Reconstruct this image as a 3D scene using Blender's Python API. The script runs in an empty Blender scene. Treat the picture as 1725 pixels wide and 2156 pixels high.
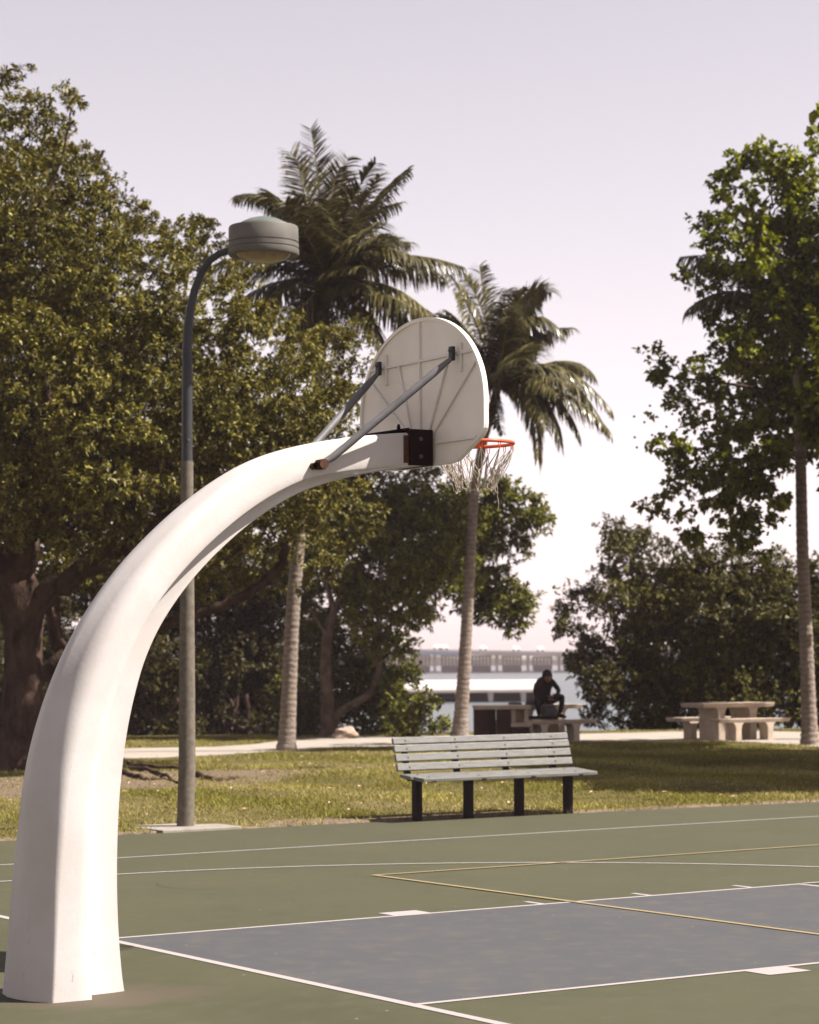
import bpy, bmesh, math, random
import numpy as np
from mathutils import Vector, Matrix
R=math.radians
SC=bpy.context.scene
COL=SC.collection
rng=np.random.default_rng(7)
random.seed(7)

# ------------------------------------------------------------------ camera, sky, sun, exposure
H0=1.74; FD=5027.0; PIT=R(3.55); ROL=R(-0.33); SL=0.0056
cd=bpy.data.cameras.new('camera'); cam=bpy.data.objects.new('camera',cd); COL.objects.link(cam)
fwd=Vector((0,math.cos(PIT),math.sin(PIT))); up=Vector((0,-math.sin(PIT),math.cos(PIT))); rt=Vector((1,0,0))
r2=rt*math.cos(ROL)-up*math.sin(ROL)*-1*-1
# image turned counter-clockwise by |ROL|
r2=rt*math.cos(ROL)+up*math.sin(ROL); u2=up*math.cos(ROL)-rt*math.sin(ROL)
cam.matrix_world=Matrix(((r2.x,u2.x,-fwd.x,0),(r2.y,u2.y,-fwd.y,0),(r2.z,u2.z,-fwd.z,H0),(0,0,0,1)))
cd.sensor_fit='HORIZONTAL'; cd.sensor_width=24.0; cd.lens=FD/1725*24.0
cd.clip_start=0.1; cd.clip_end=20000
cd.dof.use_dof=True; cd.dof.focus_distance=13.9; cd.dof.aperture_fstop=3.9
SC.camera=cam
SUNV=Vector((0.80,-0.08,1.0)).normalized()
w=bpy.data.worlds.new('World'); SC.world=w; w.use_nodes=True
nt=w.node_tree; nt.nodes.clear()
sky=nt.nodes.new('ShaderNodeTexSky'); sky.sky_type='NISHITA'; sky.sun_disc=False
sky.sun_elevation=math.asin(SUNV.z); sky.sun_rotation=math.atan2(SUNV.x,SUNV.y)
sky.altitude=0; sky.air_density=1.5; sky.dust_density=0.5; sky.ozone_density=1.0
bw=nt.nodes.new('ShaderNodeRGBToBW'); nt.links.new(sky.outputs[0],bw.inputs[0])
hs=nt.nodes.new('ShaderNodeMix'); hs.data_type='RGBA'; hs.inputs[0].default_value=0.82   # thin milky veil: most of the sky's colour is washed out
tint=nt.nodes.new('ShaderNodeMix'); tint.data_type='RGBA'; tint.blend_type='MULTIPLY'; tint.inputs[0].default_value=1.0
tint.inputs[7].default_value=(1.08,0.968,1.025,1)
bg=nt.nodes.new('ShaderNodeBackground'); bg.inputs[1].default_value=0.058
wo=nt.nodes.new('ShaderNodeOutputWorld')
nt.links.new(sky.outputs[0],hs.inputs[6]); nt.links.new(bw.outputs[0],hs.inputs[7]); nt.links.new(hs.outputs[2],tint.inputs[6])
nt.links.new(tint.outputs[2],bg.inputs[0]); nt.links.new(bg.outputs[0],wo.inputs[0])
sd=bpy.data.lights.new('sun','SUN'); sd.energy=5.0; sd.angle=R(0.53); sd.color=(1.0,0.94,0.875)
sun=bpy.data.objects.new('sun',sd); COL.objects.link(sun)
sun.rotation_euler=SUNV.to_track_quat('Z','Y').to_euler()
SC.view_settings.view_transform='Standard'; SC.view_settings.look='None'
SC.view_settings.exposure=1.6; SC.view_settings.gamma=1.0; SC.view_settings.use_curve_mapping=False
SC.render.film_transparent=False
SC.cycles.max_bounces=8; SC.cycles.transparent_max_bounces=8
SC.cycles.use_denoising=True

# ------------------------------------------------------------------ layout maths (court axes u along court, v across)
def ray(x,y):
    a=x-862.5; b=y-1078.0
    a,b=a*math.cos(ROL)+b*math.sin(ROL),-a*math.sin(ROL)+b*math.cos(ROL)
    a/=FD; b/=-FD
    return np.array([a, math.cos(PIT)-b*math.sin(PIT), math.sin(PIT)+b*math.cos(PIT)])
def at(x,y,Y):
    r=ray(x,y); return np.array([0,0,H0])+r/r[1]*Y
def ground(x,y,z0=0.0):
    r=ray(x,y); t=(z0-H0)/(r[2]-SL*r[0]); return np.array([0,0,H0])+t*r
YA=R(57.5); CU,CV=-6.58,-12.08
def sag(u,v):
    t=np.clip((-u-0.1)/0.9,0,1); return -0.05*t*t*(3-2*t)
def c2w(u,v,z=0.0,g=True):
    X=math.sin(YA)*(u-CU)-math.cos(YA)*(v-CV); Y=math.cos(YA)*(u-CU)+math.sin(YA)*(v-CV)
    return np.array([X,Y,z+(SL*X if g else 0)])
def w2c(X,Y): return math.sin(YA)*X+math.cos(YA)*Y+CU, -math.cos(YA)*X+math.sin(YA)*Y+CV

# ------------------------------------------------------------------ object helpers
def sm(o,on=True,ang=None):
    me=o.data
    me.polygons.foreach_set('use_smooth',[on]*len(me.polygons))
    if ang is not None: me.set_sharp_from_angle(angle=R(ang))
    return o
def empty(name,loc,label,cat,group=None):
    o=bpy.data.objects.new(name,None); COL.objects.link(o); o.location=loc; o.empty_display_size=.2
    o['label']=label; o['category']=cat
    if group: o['group']=group
    return o
def tag(o,label=None,cat=None,group=None,kind=None):
    for k,val in (('label',label),('category',cat),('group',group),('kind',kind)):
        if val: o[k]=val
    return o
class MB:
    def __init__(s): s.v=[]; s.f=[]
    def add(s,vs,fs):
        n=len(s.v); s.v+= [tuple(map(float,p)) for p in vs]; s.f+=[tuple(i+n for i in f) for f in fs]; return s
    def hexa(s,p): # 8 points: bottom 4 ccw, top 4 ccw
        return s.add(p,[(3,2,1,0),(4,5,6,7),(0,1,5,4),(1,2,6,5),(2,3,7,6),(3,0,4,7)])
    def box(s,c,d,rz=0):
        cx,cy,cz=c; hx,hy,hz=d[0]/2,d[1]/2,d[2]/2
        P=[]
        for z in (-hz,hz):
            for x,y in ((-hx,-hy),(hx,-hy),(hx,hy),(-hx,hy)):
                P.append((cx+x*math.cos(rz)-y*math.sin(rz),cy+x*math.sin(rz)+y*math.cos(rz),cz+z))
        return s.hexa(P)
    def cbox(s,u0,u1,v0,v1,z0,z1):
        return s.hexa([c2w(u,v,z) for z in (z0,z1) for u,v in ((u0,v0),(u1,v0),(u1,v1),(u0,v1))])
    def prism(s,prof,a,b): # prof list of 3D points ring at start, offset vectors
        n=len(prof); A=[np.array(p)+a for p in prof]; B=[np.array(p)+b for p in prof]
        return s.add(A+B,[tuple(range(n))[::-1],tuple(range(n,2*n))]+[(i,(i+1)%n,(i+1)%n+n,i+n) for i in range(n)])
    def tube(s,pts,rad,n=8,cap=True):
        pts=[Vector(p) for p in pts]; N=len(pts)
        if not hasattr(rad,'__len__'): rad=[rad]*N
        vs=[];fs=[]; prev=None
        for i,p in enumerate(pts):
            t=(pts[min(i+1,N-1)]-pts[max(i-1,0)])
            t=t.normalized() if t.length>1e-9 else Vector((0,0,1))
            if prev is None:
                a=Vector((1,0,0)) if abs(t.x)<.8 else Vector((0,1,0)); x=t.cross(a).normalized()
            else:
                x=(prev-t*prev.dot(t)); x=x.normalized() if x.length>1e-6 else prev
            prev=x; y=t.cross(x)
            for k in range(n):
                a=2*math.pi*k/n; vs.append(p+(x*math.cos(a)+y*math.sin(a))*rad[i])
        for i in range(N-1):
            for k in range(n):
                fs.append((i*n+k,i*n+(k+1)%n,(i+1)*n+(k+1)%n,(i+1)*n+k))
        if cap: fs.append(tuple(range(n))[::-1]); fs.append(tuple((N-1)*n+k for k in range(n)))
        return s.add(vs,fs)
    def lathe(s,prof,c=(0,0,0),n=48): # prof (r,z)
        vs=[];fs=[]
        for r,z in prof:
            for k in range(n):
                a=2*math.pi*k/n; vs.append((c[0]+r*math.cos(a),c[1]+r*math.sin(a),c[2]+z))
        for i in range(len(prof)-1):
            for k in range(n): fs.append((i*n+k,i*n+(k+1)%n,(i+1)*n+(k+1)%n,(i+1)*n+k))
        return s.add(vs,fs)
    def build(s,name,m,parent=None,smooth=None,bevel=None,seg=2):
        off=Vector(parent.matrix_world.translation) if parent is not None else Vector((0,0,0))
        if parent is not None:
            off=Vector((0,0,0)); q=parent
            while q is not None: off+=Vector(q.location); q=q.parent
        me=bpy.data.meshes.new(name); me.from_pydata([tuple(Vector(p)-off) for p in s.v],[],s.f); me.update()
        if m: me.materials.append(m)
        o=bpy.data.objects.new(name,me); COL.objects.link(o)
        bm=bmesh.new(); bm.from_mesh(me); bmesh.ops.recalc_face_normals(bm,faces=bm.faces); 
        if bevel:
            ed=[e for e in bm.edges if len(e.link_faces)==2 and e.calc_face_angle(0)>.5]
            bmesh.ops.bevel(bm,geom=ed,offset=bevel,segments=seg,affect='EDGES',profile=.5)
        bm.to_mesh(me); bm.free()
        if smooth is not None: sm(o,True,smooth)
        if parent is not None: o.parent=parent
        return o
def dup(o,parent=None,loc=None):
    c=o.copy(); COL.objects.link(c)
    if parent is not None: c.parent=parent
    if loc is not None: c.location=loc
    return c
def np_mesh(name,V,F,m,parent=None,attr=None,smooth=False,attr2=None):
    me=bpy.data.meshes.new(name); V=np.asarray(V,np.float32)
    if parent is not None: V=V-np.array(parent.location,np.float32)
    k=F.shape[1]
    me.vertices.add(len(V)); me.vertices.foreach_set('co',V.ravel())
    me.loops.add(F.size); me.loops.foreach_set('vertex_index',F.ravel().astype(np.int32))
    me.polygons.add(len(F)); me.polygons.foreach_set('loop_start',np.arange(0,F.size,k,dtype=np.int32))
    me.update(calc_edges=True)
    for nm,A in (('vary',attr),('clump',attr2)):
        if A is not None:
            at_=me.attributes.new(nm,'FLOAT','FACE'); at_.data.foreach_set('value',np.asarray(A,np.float32))
    if smooth: me.polygons.foreach_set('use_smooth',np.ones(len(F),bool))
    me.materials.append(m)
    o=bpy.data.objects.new(name,me); COL.objects.link(o)
    if parent is not None: o.parent=parent
    return o

# ------------------------------------------------------------------ materials
def newmat(name):
    m=bpy.data.materials.new(name); m.use_nodes=True; n=m.node_tree.nodes; l=m.node_tree.links
    return m,n,l,n['Principled BSDF']
def ramp(n,l,src,stops):
    r=n.new('ShaderNodeValToRGB'); e=r.color_ramp.elements
    while len(e)>1: e.remove(e[0])
    e[0].position=stops[0][0]; e[0].color=(*stops[0][1],1)
    for p,c in stops[1:]:
        q=e.new(p); q.color=(*c,1)
    l.new(src,r.inputs[0]); return r
def coord(n,l,scale=(1,1,1)):
    t=n.new('ShaderNodeTexCoord'); mp=n.new('ShaderNodeMapping'); mp.inputs['Scale'].default_value=scale
    g=n.new('ShaderNodeNewGeometry'); l.new(g.outputs['Position'],mp.inputs[0]); return mp.outputs[0]
def noise(n,l,vec,scale,detail=4,rough=.55):
    t=n.new('ShaderNodeTexNoise'); t.inputs['Scale'].default_value=scale; t.inputs['Detail'].default_value=detail
    t.inputs['Roughness'].default_value=rough
    if vec is not None: l.new(vec,t.inputs['Vector'])
    return t.outputs['Fac']
def mixc(n,l,f,a,b,mode='MIX'):
    m=n.new('ShaderNodeMix'); m.data_type='RGBA'; m.blend_type=mode
    for i,s in ((0,f),(6,a),(7,b)):
        if hasattr(s,'default_value') or hasattr(s,'links'): l.new(s,m.inputs[i])
        elif i==0: m.inputs[0].default_value=s
        else: m.inputs[i].default_value=(*s,1)
    return m.outputs[2]
def bump(n,l,bs,h,strength,dist=.01):
    b=n.new('ShaderNodeBump'); b.inputs['Strength'].default_value=strength; b.inputs['Distance'].default_value=dist
    l.new(h,b.inputs['Height']); l.new(b.outputs[0],bs.inputs['Normal'])
def pmat(name,c1,c2=None,scale=6,rough=.6,bs=.15,bscale=60,metal=0,bd=.004,detail=5,stretch=(1,1,1),spec=.16,lo=.35,hi=.65):
    m,n,l,p=newmat(name); v=coord(n,l,stretch)
    c2=c2 or tuple(x*.85 for x in c1)
    f=noise(n,l,v,scale,detail); r=ramp(n,l,f,[(lo,c1),(hi,c2)])
    l.new(r.outputs[0],p.inputs['Base Color']); p.inputs['Roughness'].default_value=rough; p.inputs['Metallic'].default_value=metal
    p.inputs['Specular IOR Level'].default_value=spec
    if bs: bump(n,l,p,noise(n,l,v,bscale,3),bs,bd)
    return m
def leafmat(name,dark,mid,light,trans=.25,rough=.45,spec=.10):
    m,n,l,p=newmat(name)
    a=n.new('ShaderNodeAttribute'); a.attribute_name='vary'
    r=ramp(n,l,a.outputs['Fac'],[(0,dark),(.5,mid),(1,light)])
    b=n.new('ShaderNodeAttribute'); b.attribute_name='clump'
    hv=n.new('ShaderNodeHueSaturation'); mr=n.new('ShaderNodeMapRange'); mr.inputs['To Min'].default_value=.5; mr.inputs['To Max'].default_value=1.55
    l.new(b.outputs['Fac'],mr.inputs['Value']); l.new(mr.outputs[0],hv.inputs['Value']); l.new(r.outputs[0],hv.inputs['Color'])
    l.new(hv.outputs[0],p.inputs['Base Color']); p.inputs['Roughness'].default_value=rough; p.inputs['Specular IOR Level'].default_value=spec
    tr=n.new('ShaderNodeBsdfTranslucent'); hv2=n.new('ShaderNodeHueSaturation'); hv2.inputs['Value'].default_value=1.1; hv2.inputs['Saturation'].default_value=1.15
    l.new(hv.outputs[0],hv2.inputs['Color']); l.new(hv2.outputs[0],tr.inputs['Color'])
    ms=n.new('ShaderNodeMixShader'); ms.inputs[0].default_value=trans
    l.new(p.outputs[0],ms.inputs[1]); l.new(tr.outputs[0],ms.inputs[2]); l.new(ms.outputs[0],n['Material Output'].inputs[0])
    return m

M={}
def paint_court(name,base,alt,scuff,foot=None):
    m,n,l,p=newmat(name); v=coord(n,l)
    f=noise(n,l,v,.7,6,.6); c=ramp(n,l,f,[(.25,tuple(x*.90 for x in base)),(.5,base),(.75,tuple(x*1.07 for x in alt))]).outputs[0]
    f2=noise(n,l,v,5,5,.7); st=ramp(n,l,f2,[(.48,(0,0,0)),(.72,(1,1,1))]).outputs[0]
    c=mixc(n,l,st,c,scuff)
    v2=coord(n,l,(1.6,9,1)); f3=noise(n,l,v2,2.2,5,.75); s3=ramp(n,l,f3,[(.56,(0,0,0)),(.70,(.8,.8,.8))]).outputs[0]
    c=mixc(n,l,s3,c,tuple(x*.86 for x in base))
    sp=n.new('ShaderNodeTexVoronoi'); sp.inputs['Scale'].default_value=3.2; l.new(v,sp.inputs['Vector'])
    s4=ramp(n,l,sp.outputs['Distance'],[(0.022,(1,1,1)),(.036,(0,0,0))]).outputs[0]
    c=mixc(n,l,s4,c,(.17,.15,.11))
    if foot is not None:
        mp=n.new('ShaderNodeVectorMath'); mp.operation='SUBTRACT'; l.new(v,mp.inputs[0]); mp.inputs[1].default_value=(foot[0],foot[1],0)
        m2=n.new('ShaderNodeVectorMath'); m2.operation='MULTIPLY'; l.new(mp.outputs[0],m2.inputs[0]); m2.inputs[1].default_value=(1,1.15,0)
        ln=n.new('ShaderNodeVectorMath'); ln.operation='LENGTH'; l.new(m2.outputs[0],ln.inputs[0])
        ad=n.new('ShaderNodeMath'); ad.operation='MULTIPLY_ADD'; l.new(noise(n,l,v,2.6,6,.65),ad.inputs[0]); ad.inputs[1].default_value=.9; l.new(ln.outputs['Value'],ad.inputs[2])
        k=ramp(n,l,ad.outputs[0],[(.70,(1,1,1)),(1.0,(.35,.35,.35)),(1.25,(0,0,0))]).outputs[0]
        c=mixc(n,l,k,c,(.053,.041,.025))
    l.new(c,p.inputs['Base Color']); p.inputs['Roughness'].default_value=.82; p.inputs['Specular IOR Level'].default_value=.3
    bump(n,l,p,noise(n,l,v,140,3,.7),.35,.003)
    return m
M['green']=paint_court('green_court_paint',(.0355,.0355,.0140),(.041,.0375,.0165),(.049,.041,.022),(-1.62,12.95))
M['blue']=paint_court('grey_blue_court_paint',(.0405,.041,.0435),(.046,.044,.044),(.062,.054,.044))
def linemat(name,c):
    m,n,l,p=newmat(name); v=coord(n,l); f=noise(n,l,v,30,5,.7)
    cc=ramp(n,l,f,[(.3,tuple(x*.86 for x in c)),(.55,c)]).outputs[0]; l.new(cc,p.inputs['Base Color']); p.inputs['Roughness'].default_value=.7
    bump(n,l,p,noise(n,l,v,140,3),.3,.003); return m
M['wline']=linemat('white_line_paint',(.245,.215,.205)); M['yline']=linemat('yellow_line_paint',(.185,.14,.062))
# white pole paint with chips and grime
m,n,l,p=newmat('white_pole_paint'); v=coord(n,l)
f=noise(n,l,v,2.2,6,.65); c=ramp(n,l,f,[(.3,(.455,.425,.41)),(.62,(.405,.37,.345))]).outputs[0]
vz=coord(n,l,(1,1,.35)); f=noise(n,l,vz,11,7,.78); s=ramp(n,l,f,[(.60,(0,0,0)),(.70,(1,1,1))]).outputs[0]
g=n.new('ShaderNodeSeparateXYZ'); l.new(coord(n,l),g.inputs[0])
mr=n.new('ShaderNodeMapRange'); mr.inputs['From Min'].default_value=0; mr.inputs['From Max'].default_value=1.6; mr.inputs['To Min'].default_value=.75; mr.inputs['To Max'].default_value=0.06
l.new(g.outputs[2],mr.inputs['Value']); mu=n.new('ShaderNodeMath'); mu.operation='MULTIPLY'; l.new(s,mu.inputs[0]); l.new(mr.outputs[0],mu.inputs[1])
c=mixc(n,l,mu.outputs[0],c,(.12,.085,.06))
l.new(c,p.inputs['Base Color']); p.inputs['Roughness'].default_value=.5; p.inputs['Specular IOR Level'].default_value=.25; bump(n,l,p,noise(n,l,v,45,5,.6),.22,.004)
M['pole']=m
M['board']=pmat('fibreglass_board',(.74,.70,.64),(.66,.615,.55),3.5,.55,.12,90)
_n=M['board'].node_tree.nodes; _l=M['board'].node_tree.links; _t=_n.new('ShaderNodeBsdfTranslucent'); _t.inputs[0].default_value=(.60,.54,.46,1); _m=_n.new('ShaderNodeMixShader'); _m.inputs[0].default_value=.14
_l.new(_n['Principled BSDF'].outputs[0],_m.inputs[1]); _l.new(_t.outputs[0],_m.inputs[2]); _l.new(_m.outputs[0],_n['Material Output'].inputs[0])
M['strut']=pmat('grey_strut_paint',(.125,.12,.122),(.09,.086,.088),9,.5,.1,80)
M['black']=pmat('black_bracket_paint',(0.0132,0.0072,0.0078),(0.0192,0.0108,0.0102),8,.5,.1,60,spec=.03)
M['rust']=pmat('rusty_steel',(0.08,0.036,0.02),(0.04,0.0176,0.012),40,.85,.5,90)
M['steel']=pmat('dull_steel_bolt',(.12,.105,.09),(.07,.055,.045),30,.7,.1,60)
M['rim']=pmat('orange_rim_paint',(0.465,0.07875,0.02625),(0.375,0.06375,0.02625),14,.4,.1,60)
M['net']=pmat('grey_net_cord',(0.315,0.27,0.2175),(0.225,0.1875,0.15),60,.9,.3,300)
M['concpole']=pmat('concrete_lamp_post',(0.1318,0.1105,0.085),(0.085,0.07225,0.05525),18,.85,.5,120,detail=8,bd=.006)
M['darkpole']=pmat('dark_metal_post',(0.036,0.036,0.0372),(0.027,0.0264,0.0282),6,.35,.05,60)
M['lamp']=pmat('lamp_head_paint',(.104,.094,.082),(.082,.074,.064),5,.6,.08,60)
M['lamptop']=pmat('verdigris_lamp_cap',(.085,.098,.082),(.065,.078,.066),9,.7,.1,60)
m,n,l,p=newmat('lamp_lens_glass'); v=coord(n,l); f=noise(n,l,v,9,6,.7)
l.new(ramp(n,l,f,[(.3,(.10,.07,.04)),(.7,(.22,.165,.105))]).outputs[0],p.inputs['Base Color']); p.inputs['Roughness'].default_value=.25; p.inputs['Coat Weight'].default_value=.4
bump(n,l,p,f,.5,.03); M['lens']=m
M['pad']=pmat('concrete_pad',(0.216,0.192,0.162),(0.168,0.147,0.123),8,.9,.35,80)
M['path']=pmat('pale_concrete_path',(0.2664,0.2304,0.1944),(0.216,0.1872,0.1548),1.5,.9,.25,60,detail=7)
M['slat']=pmat('weathered_grey_slat',(.115,.11,.098),(.078,.076,.068),14,.42,.5,110,stretch=(.5,.5,4),detail=7,spec=.35)
M['bleg']=pmat('dark_bench_leg_paint',(0.0135,0.009,0.0108),(0.02025,0.0135,0.0153),8,.45,.1,60,spec=.03)
M['table']=pmat('beige_precast_concrete',(.40,.32,.245),(.32,.25,.19),7,.85,.3,90,detail=7)
M['table2']=pmat('shade_brown_concrete',(0.036,0.018,0.0114),(0.0264,0.0132,0.009),4,.8,.2,60)  # dark brown carries the shade on the table's faces in its colour
M['bark']=pmat('brown_grey_bark',(0.066,0.0429,0.0319),(0.02475,0.01485,0.011),6,.95,1.0,22,bd=.03,detail=8,stretch=(1,1,.5),spec=.03)
M['barkl']=pmat('pale_smooth_bark',(0.208,0.152,0.12),(0.104,0.068,0.052),5,.9,.7,25,bd=.02,detail=8)
m,n,l,p=newmat('ringed_palm_bark'); v=coord(n,l); wv=n.new('ShaderNodeTexWave'); wv.bands_direction='Z'; wv.inputs['Scale'].default_value=2.9; wv.inputs['Distortion'].default_value=5; wv.inputs['Detail'].default_value=3; wv.inputs['Detail Scale'].default_value=2.5
l.new(v,wv.inputs['Vector']); f=noise(n,l,v,7,7,.7); ad=n.new('ShaderNodeMath'); ad.operation='MULTIPLY_ADD'; ad.inputs[1].default_value=.2; l.new(wv.outputs['Fac'],ad.inputs[0]); l.new(f,ad.inputs[2])
l.new(ramp(n,l,ad.outputs[0],[(.32,(.075,.05,.036)),(.55,(.145,.11,.085)),(.78,(.20,.16,.125))]).outputs[0],p.inputs['Base Color']); p.inputs['Roughness'].default_value=.95
bump(n,l,p,ad.outputs[0],.8,.03); M['palm']=m
M['fig']=leafmat('fig_leaf',(.030,.022,.004),(.100,.088,.016),(.23,.195,.05),.15)
M['sea']=leafmat('sea_tree_leaf',(.026,.024,.003),(.092,.094,.012),(.20,.19,.038),.2)
M['mang']=leafmat('mangrove_leaf',(.022,.018,.003),(.058,.053,.010),(.14,.125,.032),.12)
M['under']=leafmat('shaded_mangrove_leaf',(.014,.010,.003),(.032,.027,.007),(.085,.072,.020),.1)  # mangrove leaf darkened, undergrowth shade put into the colour
M['seag']=leafmat('bright_round_leaf',(.024,.028,.002),(.115,.125,.006),(.26,.26,.022),.3)
M['frond']=leafmat('palm_leaflet',(.026,.022,.006),(.062,.054,.016),(.15,.12,.048),.14,.32,.28)
M['barkd']=pmat('shaded_brown_bark',(.12,.085,.062),(.055,.036,.027),5,.9,.7,25,bd=.02,detail=8,spec=.03)  # darker copy of the pale bark, with the trunk's shade in its colour
M['fstem']=pmat('palm_frond_stem',(.20,.17,.07),(.15,.12,.05),6,.5,.1,40)
m,n,l,p=newmat('lawn_soil_and_grass'); v=coord(n,l)
f=noise(n,l,v,.55,7,.65); c=ramp(n,l,f,[(.30,(.060,.054,.015)),(.50,(.10,.085,.032)),(.68,(.14,.112,.055))]).outputs[0]
f2=noise(n,l,v,22,5,.7); c=mixc(n,l,ramp(n,l,f2,[(.35,(0,0,0)),(.7,(.6,.6,.6))]).outputs[0],c,(.07,.055,.026))
ab=n.new('ShaderNodeAttribute'); ab.attribute_name='bare'; am=n.new('ShaderNodeMath'); am.operation='MULTIPLY_ADD'; l.new(noise(n,l,v,2.2,6,.7),am.inputs[0]); am.inputs[1].default_value=1.1; l.new(ab.outputs['Fac'],am.inputs[2])
dc=ramp(n,l,noise(n,l,v,9,7,.75),[(.35,(.075,.052,.036)),(.6,(.15,.115,.08)),(.75,(.19,.15,.105))]).outputs[0]
c=mixc(n,l,ramp(n,l,am.outputs[0],[(.85,(0,0,0)),(1.25,(1,1,1))]).outputs[0],c,dc)
l.new(c,p.inputs['Base Color']); p.inputs['Roughness'].default_value=.95; p.inputs['Specular IOR Level'].default_value=.0; bump(n,l,p,f2,.6,.04); M['lawn']=m
M['dirt']=pmat('dry_leaf_litter_soil',(0.153,0.117,0.081),(0.0765,0.054,0.036),9,.95,.8,50,bd=.02,detail=8)
M['blade']=leafmat('grass_blade',(.080,.080,.014),(.19,.162,.048),(.40,.335,.16),.2,.8,.0)
m,n,l,p=newmat('bay_water'); v=coord(n,l,(1,.30,1)); f=noise(n,l,v,1.3,6,.65)
p.inputs['Base Color'].default_value=(.06,.072,.075,1); p.inputs['Roughness'].default_value=.3; p.inputs['Specular IOR Level'].default_value=.32
bump(n,l,p,f,.9,.28); M['water']=m
M['dock']=pmat('white_dock_concrete',(.40,.36,.335),(.34,.30,.275),.5,.8,.1,10)
M['dockd']=pmat('dock_underside_shade',(.014,.009,.008),(.010,.006,.006),.8,.9,0,spec=0)  # near-black colour stands in for the shade under the deck
M['bridge']=pmat('bridge_concrete',(.40,.35,.33),(.34,.30,.28),.2,.85,0)
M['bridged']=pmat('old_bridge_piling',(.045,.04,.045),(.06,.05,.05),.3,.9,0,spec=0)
M['steelb']=pmat('blue_steel_girder',(0.14,0.182,0.252),(0.175,0.21,0.266),.1,.6,0)
M['bldg']=pmat('pale_building_wall',(0.372,0.336,0.312),(0.33,0.3,0.282),.05,.8,0)
M['screen']=pmat('white_screen_block',(0.35,0.33,0.31),(0.31,0.29,0.27),1,.8,0)
M['farleaf']=pmat('far_shore_foliage',(.05,.055,.03),(.08,.085,.04),.08,.95,0)
M['glassd']=pmat('dark_window_glass',(.05,.06,.07),(.07,.08,.09),1,.2,0)

# ------------------------------------------------------------------ the ground: lawn, court, paths, water
def gz(X): return SL*X
# court edge polyline (u,v)
edge=[(-20,10.6),(2.75,10.14),(4.06,10.1),(5.3,10.02),(6.74,10.05),(7.47,9.87),(9.43,9.69),(11.14,9.6),(12.84,9.38),(30,8.4)]
eu=[e[0] for e in edge]; ev=[e[1] for e in edge]
def edge_v(u): return np.interp(u,eu,ev)
SHORE=57.3
def lawn_z(X,Y):
    u,v=w2c(X,Y); d=v-edge_v(u)
    b=0.03*np.sin(X*.9+Y*.35)+0.025*np.sin(X*.37-Y*.8+1)
    z=gz(X)+np.where(d>0, 0.012+b*np.clip(d/3,0,1)+.02*np.clip(d/.5,0,1), -0.12+.0*b)
    pathfade=np.clip((Y-41)/2,0,1)
    z=z-b*pathfade*np.clip(d/3,0,1)-0.02*pathfade
    return z-np.clip(Y-SHORE,0,5)*.9
# lawn sheet: fine where seen, reaching under the bay
xs=np.concatenate([np.linspace(-400,-20,12)[:-1],np.arange(-20,24,.4),np.linspace(24,400,12)]); ys=np.concatenate([np.linspace(-60,8,10)[:-1],np.arange(8,56.8,.2),np.arange(56.8,62.6,.4),[70,200]])
XX,YY=np.meshgrid(xs,ys); ZZ=lawn_z(XX,YY)
nx,ny=len(xs),len(ys); ii=np.arange((ny-1)*nx).reshape(ny-1,nx)[:,:-1].ravel()
F=np.stack([ii,ii+1,ii+1+nx,ii+nx],1)
g1=ground(330,1640); g2=ground(60,1660); g3=ground(950,1716); g4=ground(500,1632); g5=ground(640,1580)
dirt=[(g1[0],g1[1],1.9,2.3),(g2[0],g2[1],2.2,2.6),(g4[0],g4[1],1.2,1.3)]
def bare(X,Y):
    b=np.zeros(np.shape(X))
    for e in dirt+[(g2[0]-2,g2[1],3,3.5)]:
        q=np.sqrt(((X-e[0])/e[2])**2+((Y-e[1])/e[3])**2); b=np.maximum(b,np.clip(1.45-q,0,1))
    u,v=w2c(X,Y); b=np.maximum(b,np.clip(1-np.maximum(np.abs(u-7.6)/2.2,np.abs(v-10.0)/.65),0,1)*2.2)
    d=v-edge_v(u); b=np.maximum(b,np.clip(1-d/.35,0,1)*.8)
    return np.clip(b,0,1)
lawn=np_mesh('lawn',np.stack([XX.ravel(),YY.ravel(),ZZ.ravel()],1),F,M['lawn'],smooth=True); _a=lawn.data.attributes.new('bare','FLOAT','POINT'); _a.data.foreach_set('value',bare(XX,YY).ravel().astype(np.float32)); tag(lawn,kind='structure')
wat=MB().add([(-890,57,-1.3),(890,57,-1.3),(890,1440,-1.3),(-890,1440,-1.3)],[(0,1,2,3)]).build('bay_water',M['water']); tag(wat,kind='structure')
# court slab following the drainage fall at the post
us=np.concatenate([np.arange(-22,-2,1.0),np.arange(-2,0.2,.1),np.arange(.4,31,.6)])
V=[];F=[]
nv=14
for u in us:
    vmax=edge_v(u)
    for k in range(nv+1):
        v=-14+(vmax+14)*k/nv; q=c2w(u,v); q[2]+=float(sag(u,v)); V.append(q)
for i in range(len(us)-1):
    for k in range(nv): a=i*(nv+1)+k; F.append((a,a+nv+1,a+nv+2,a+1))
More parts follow.
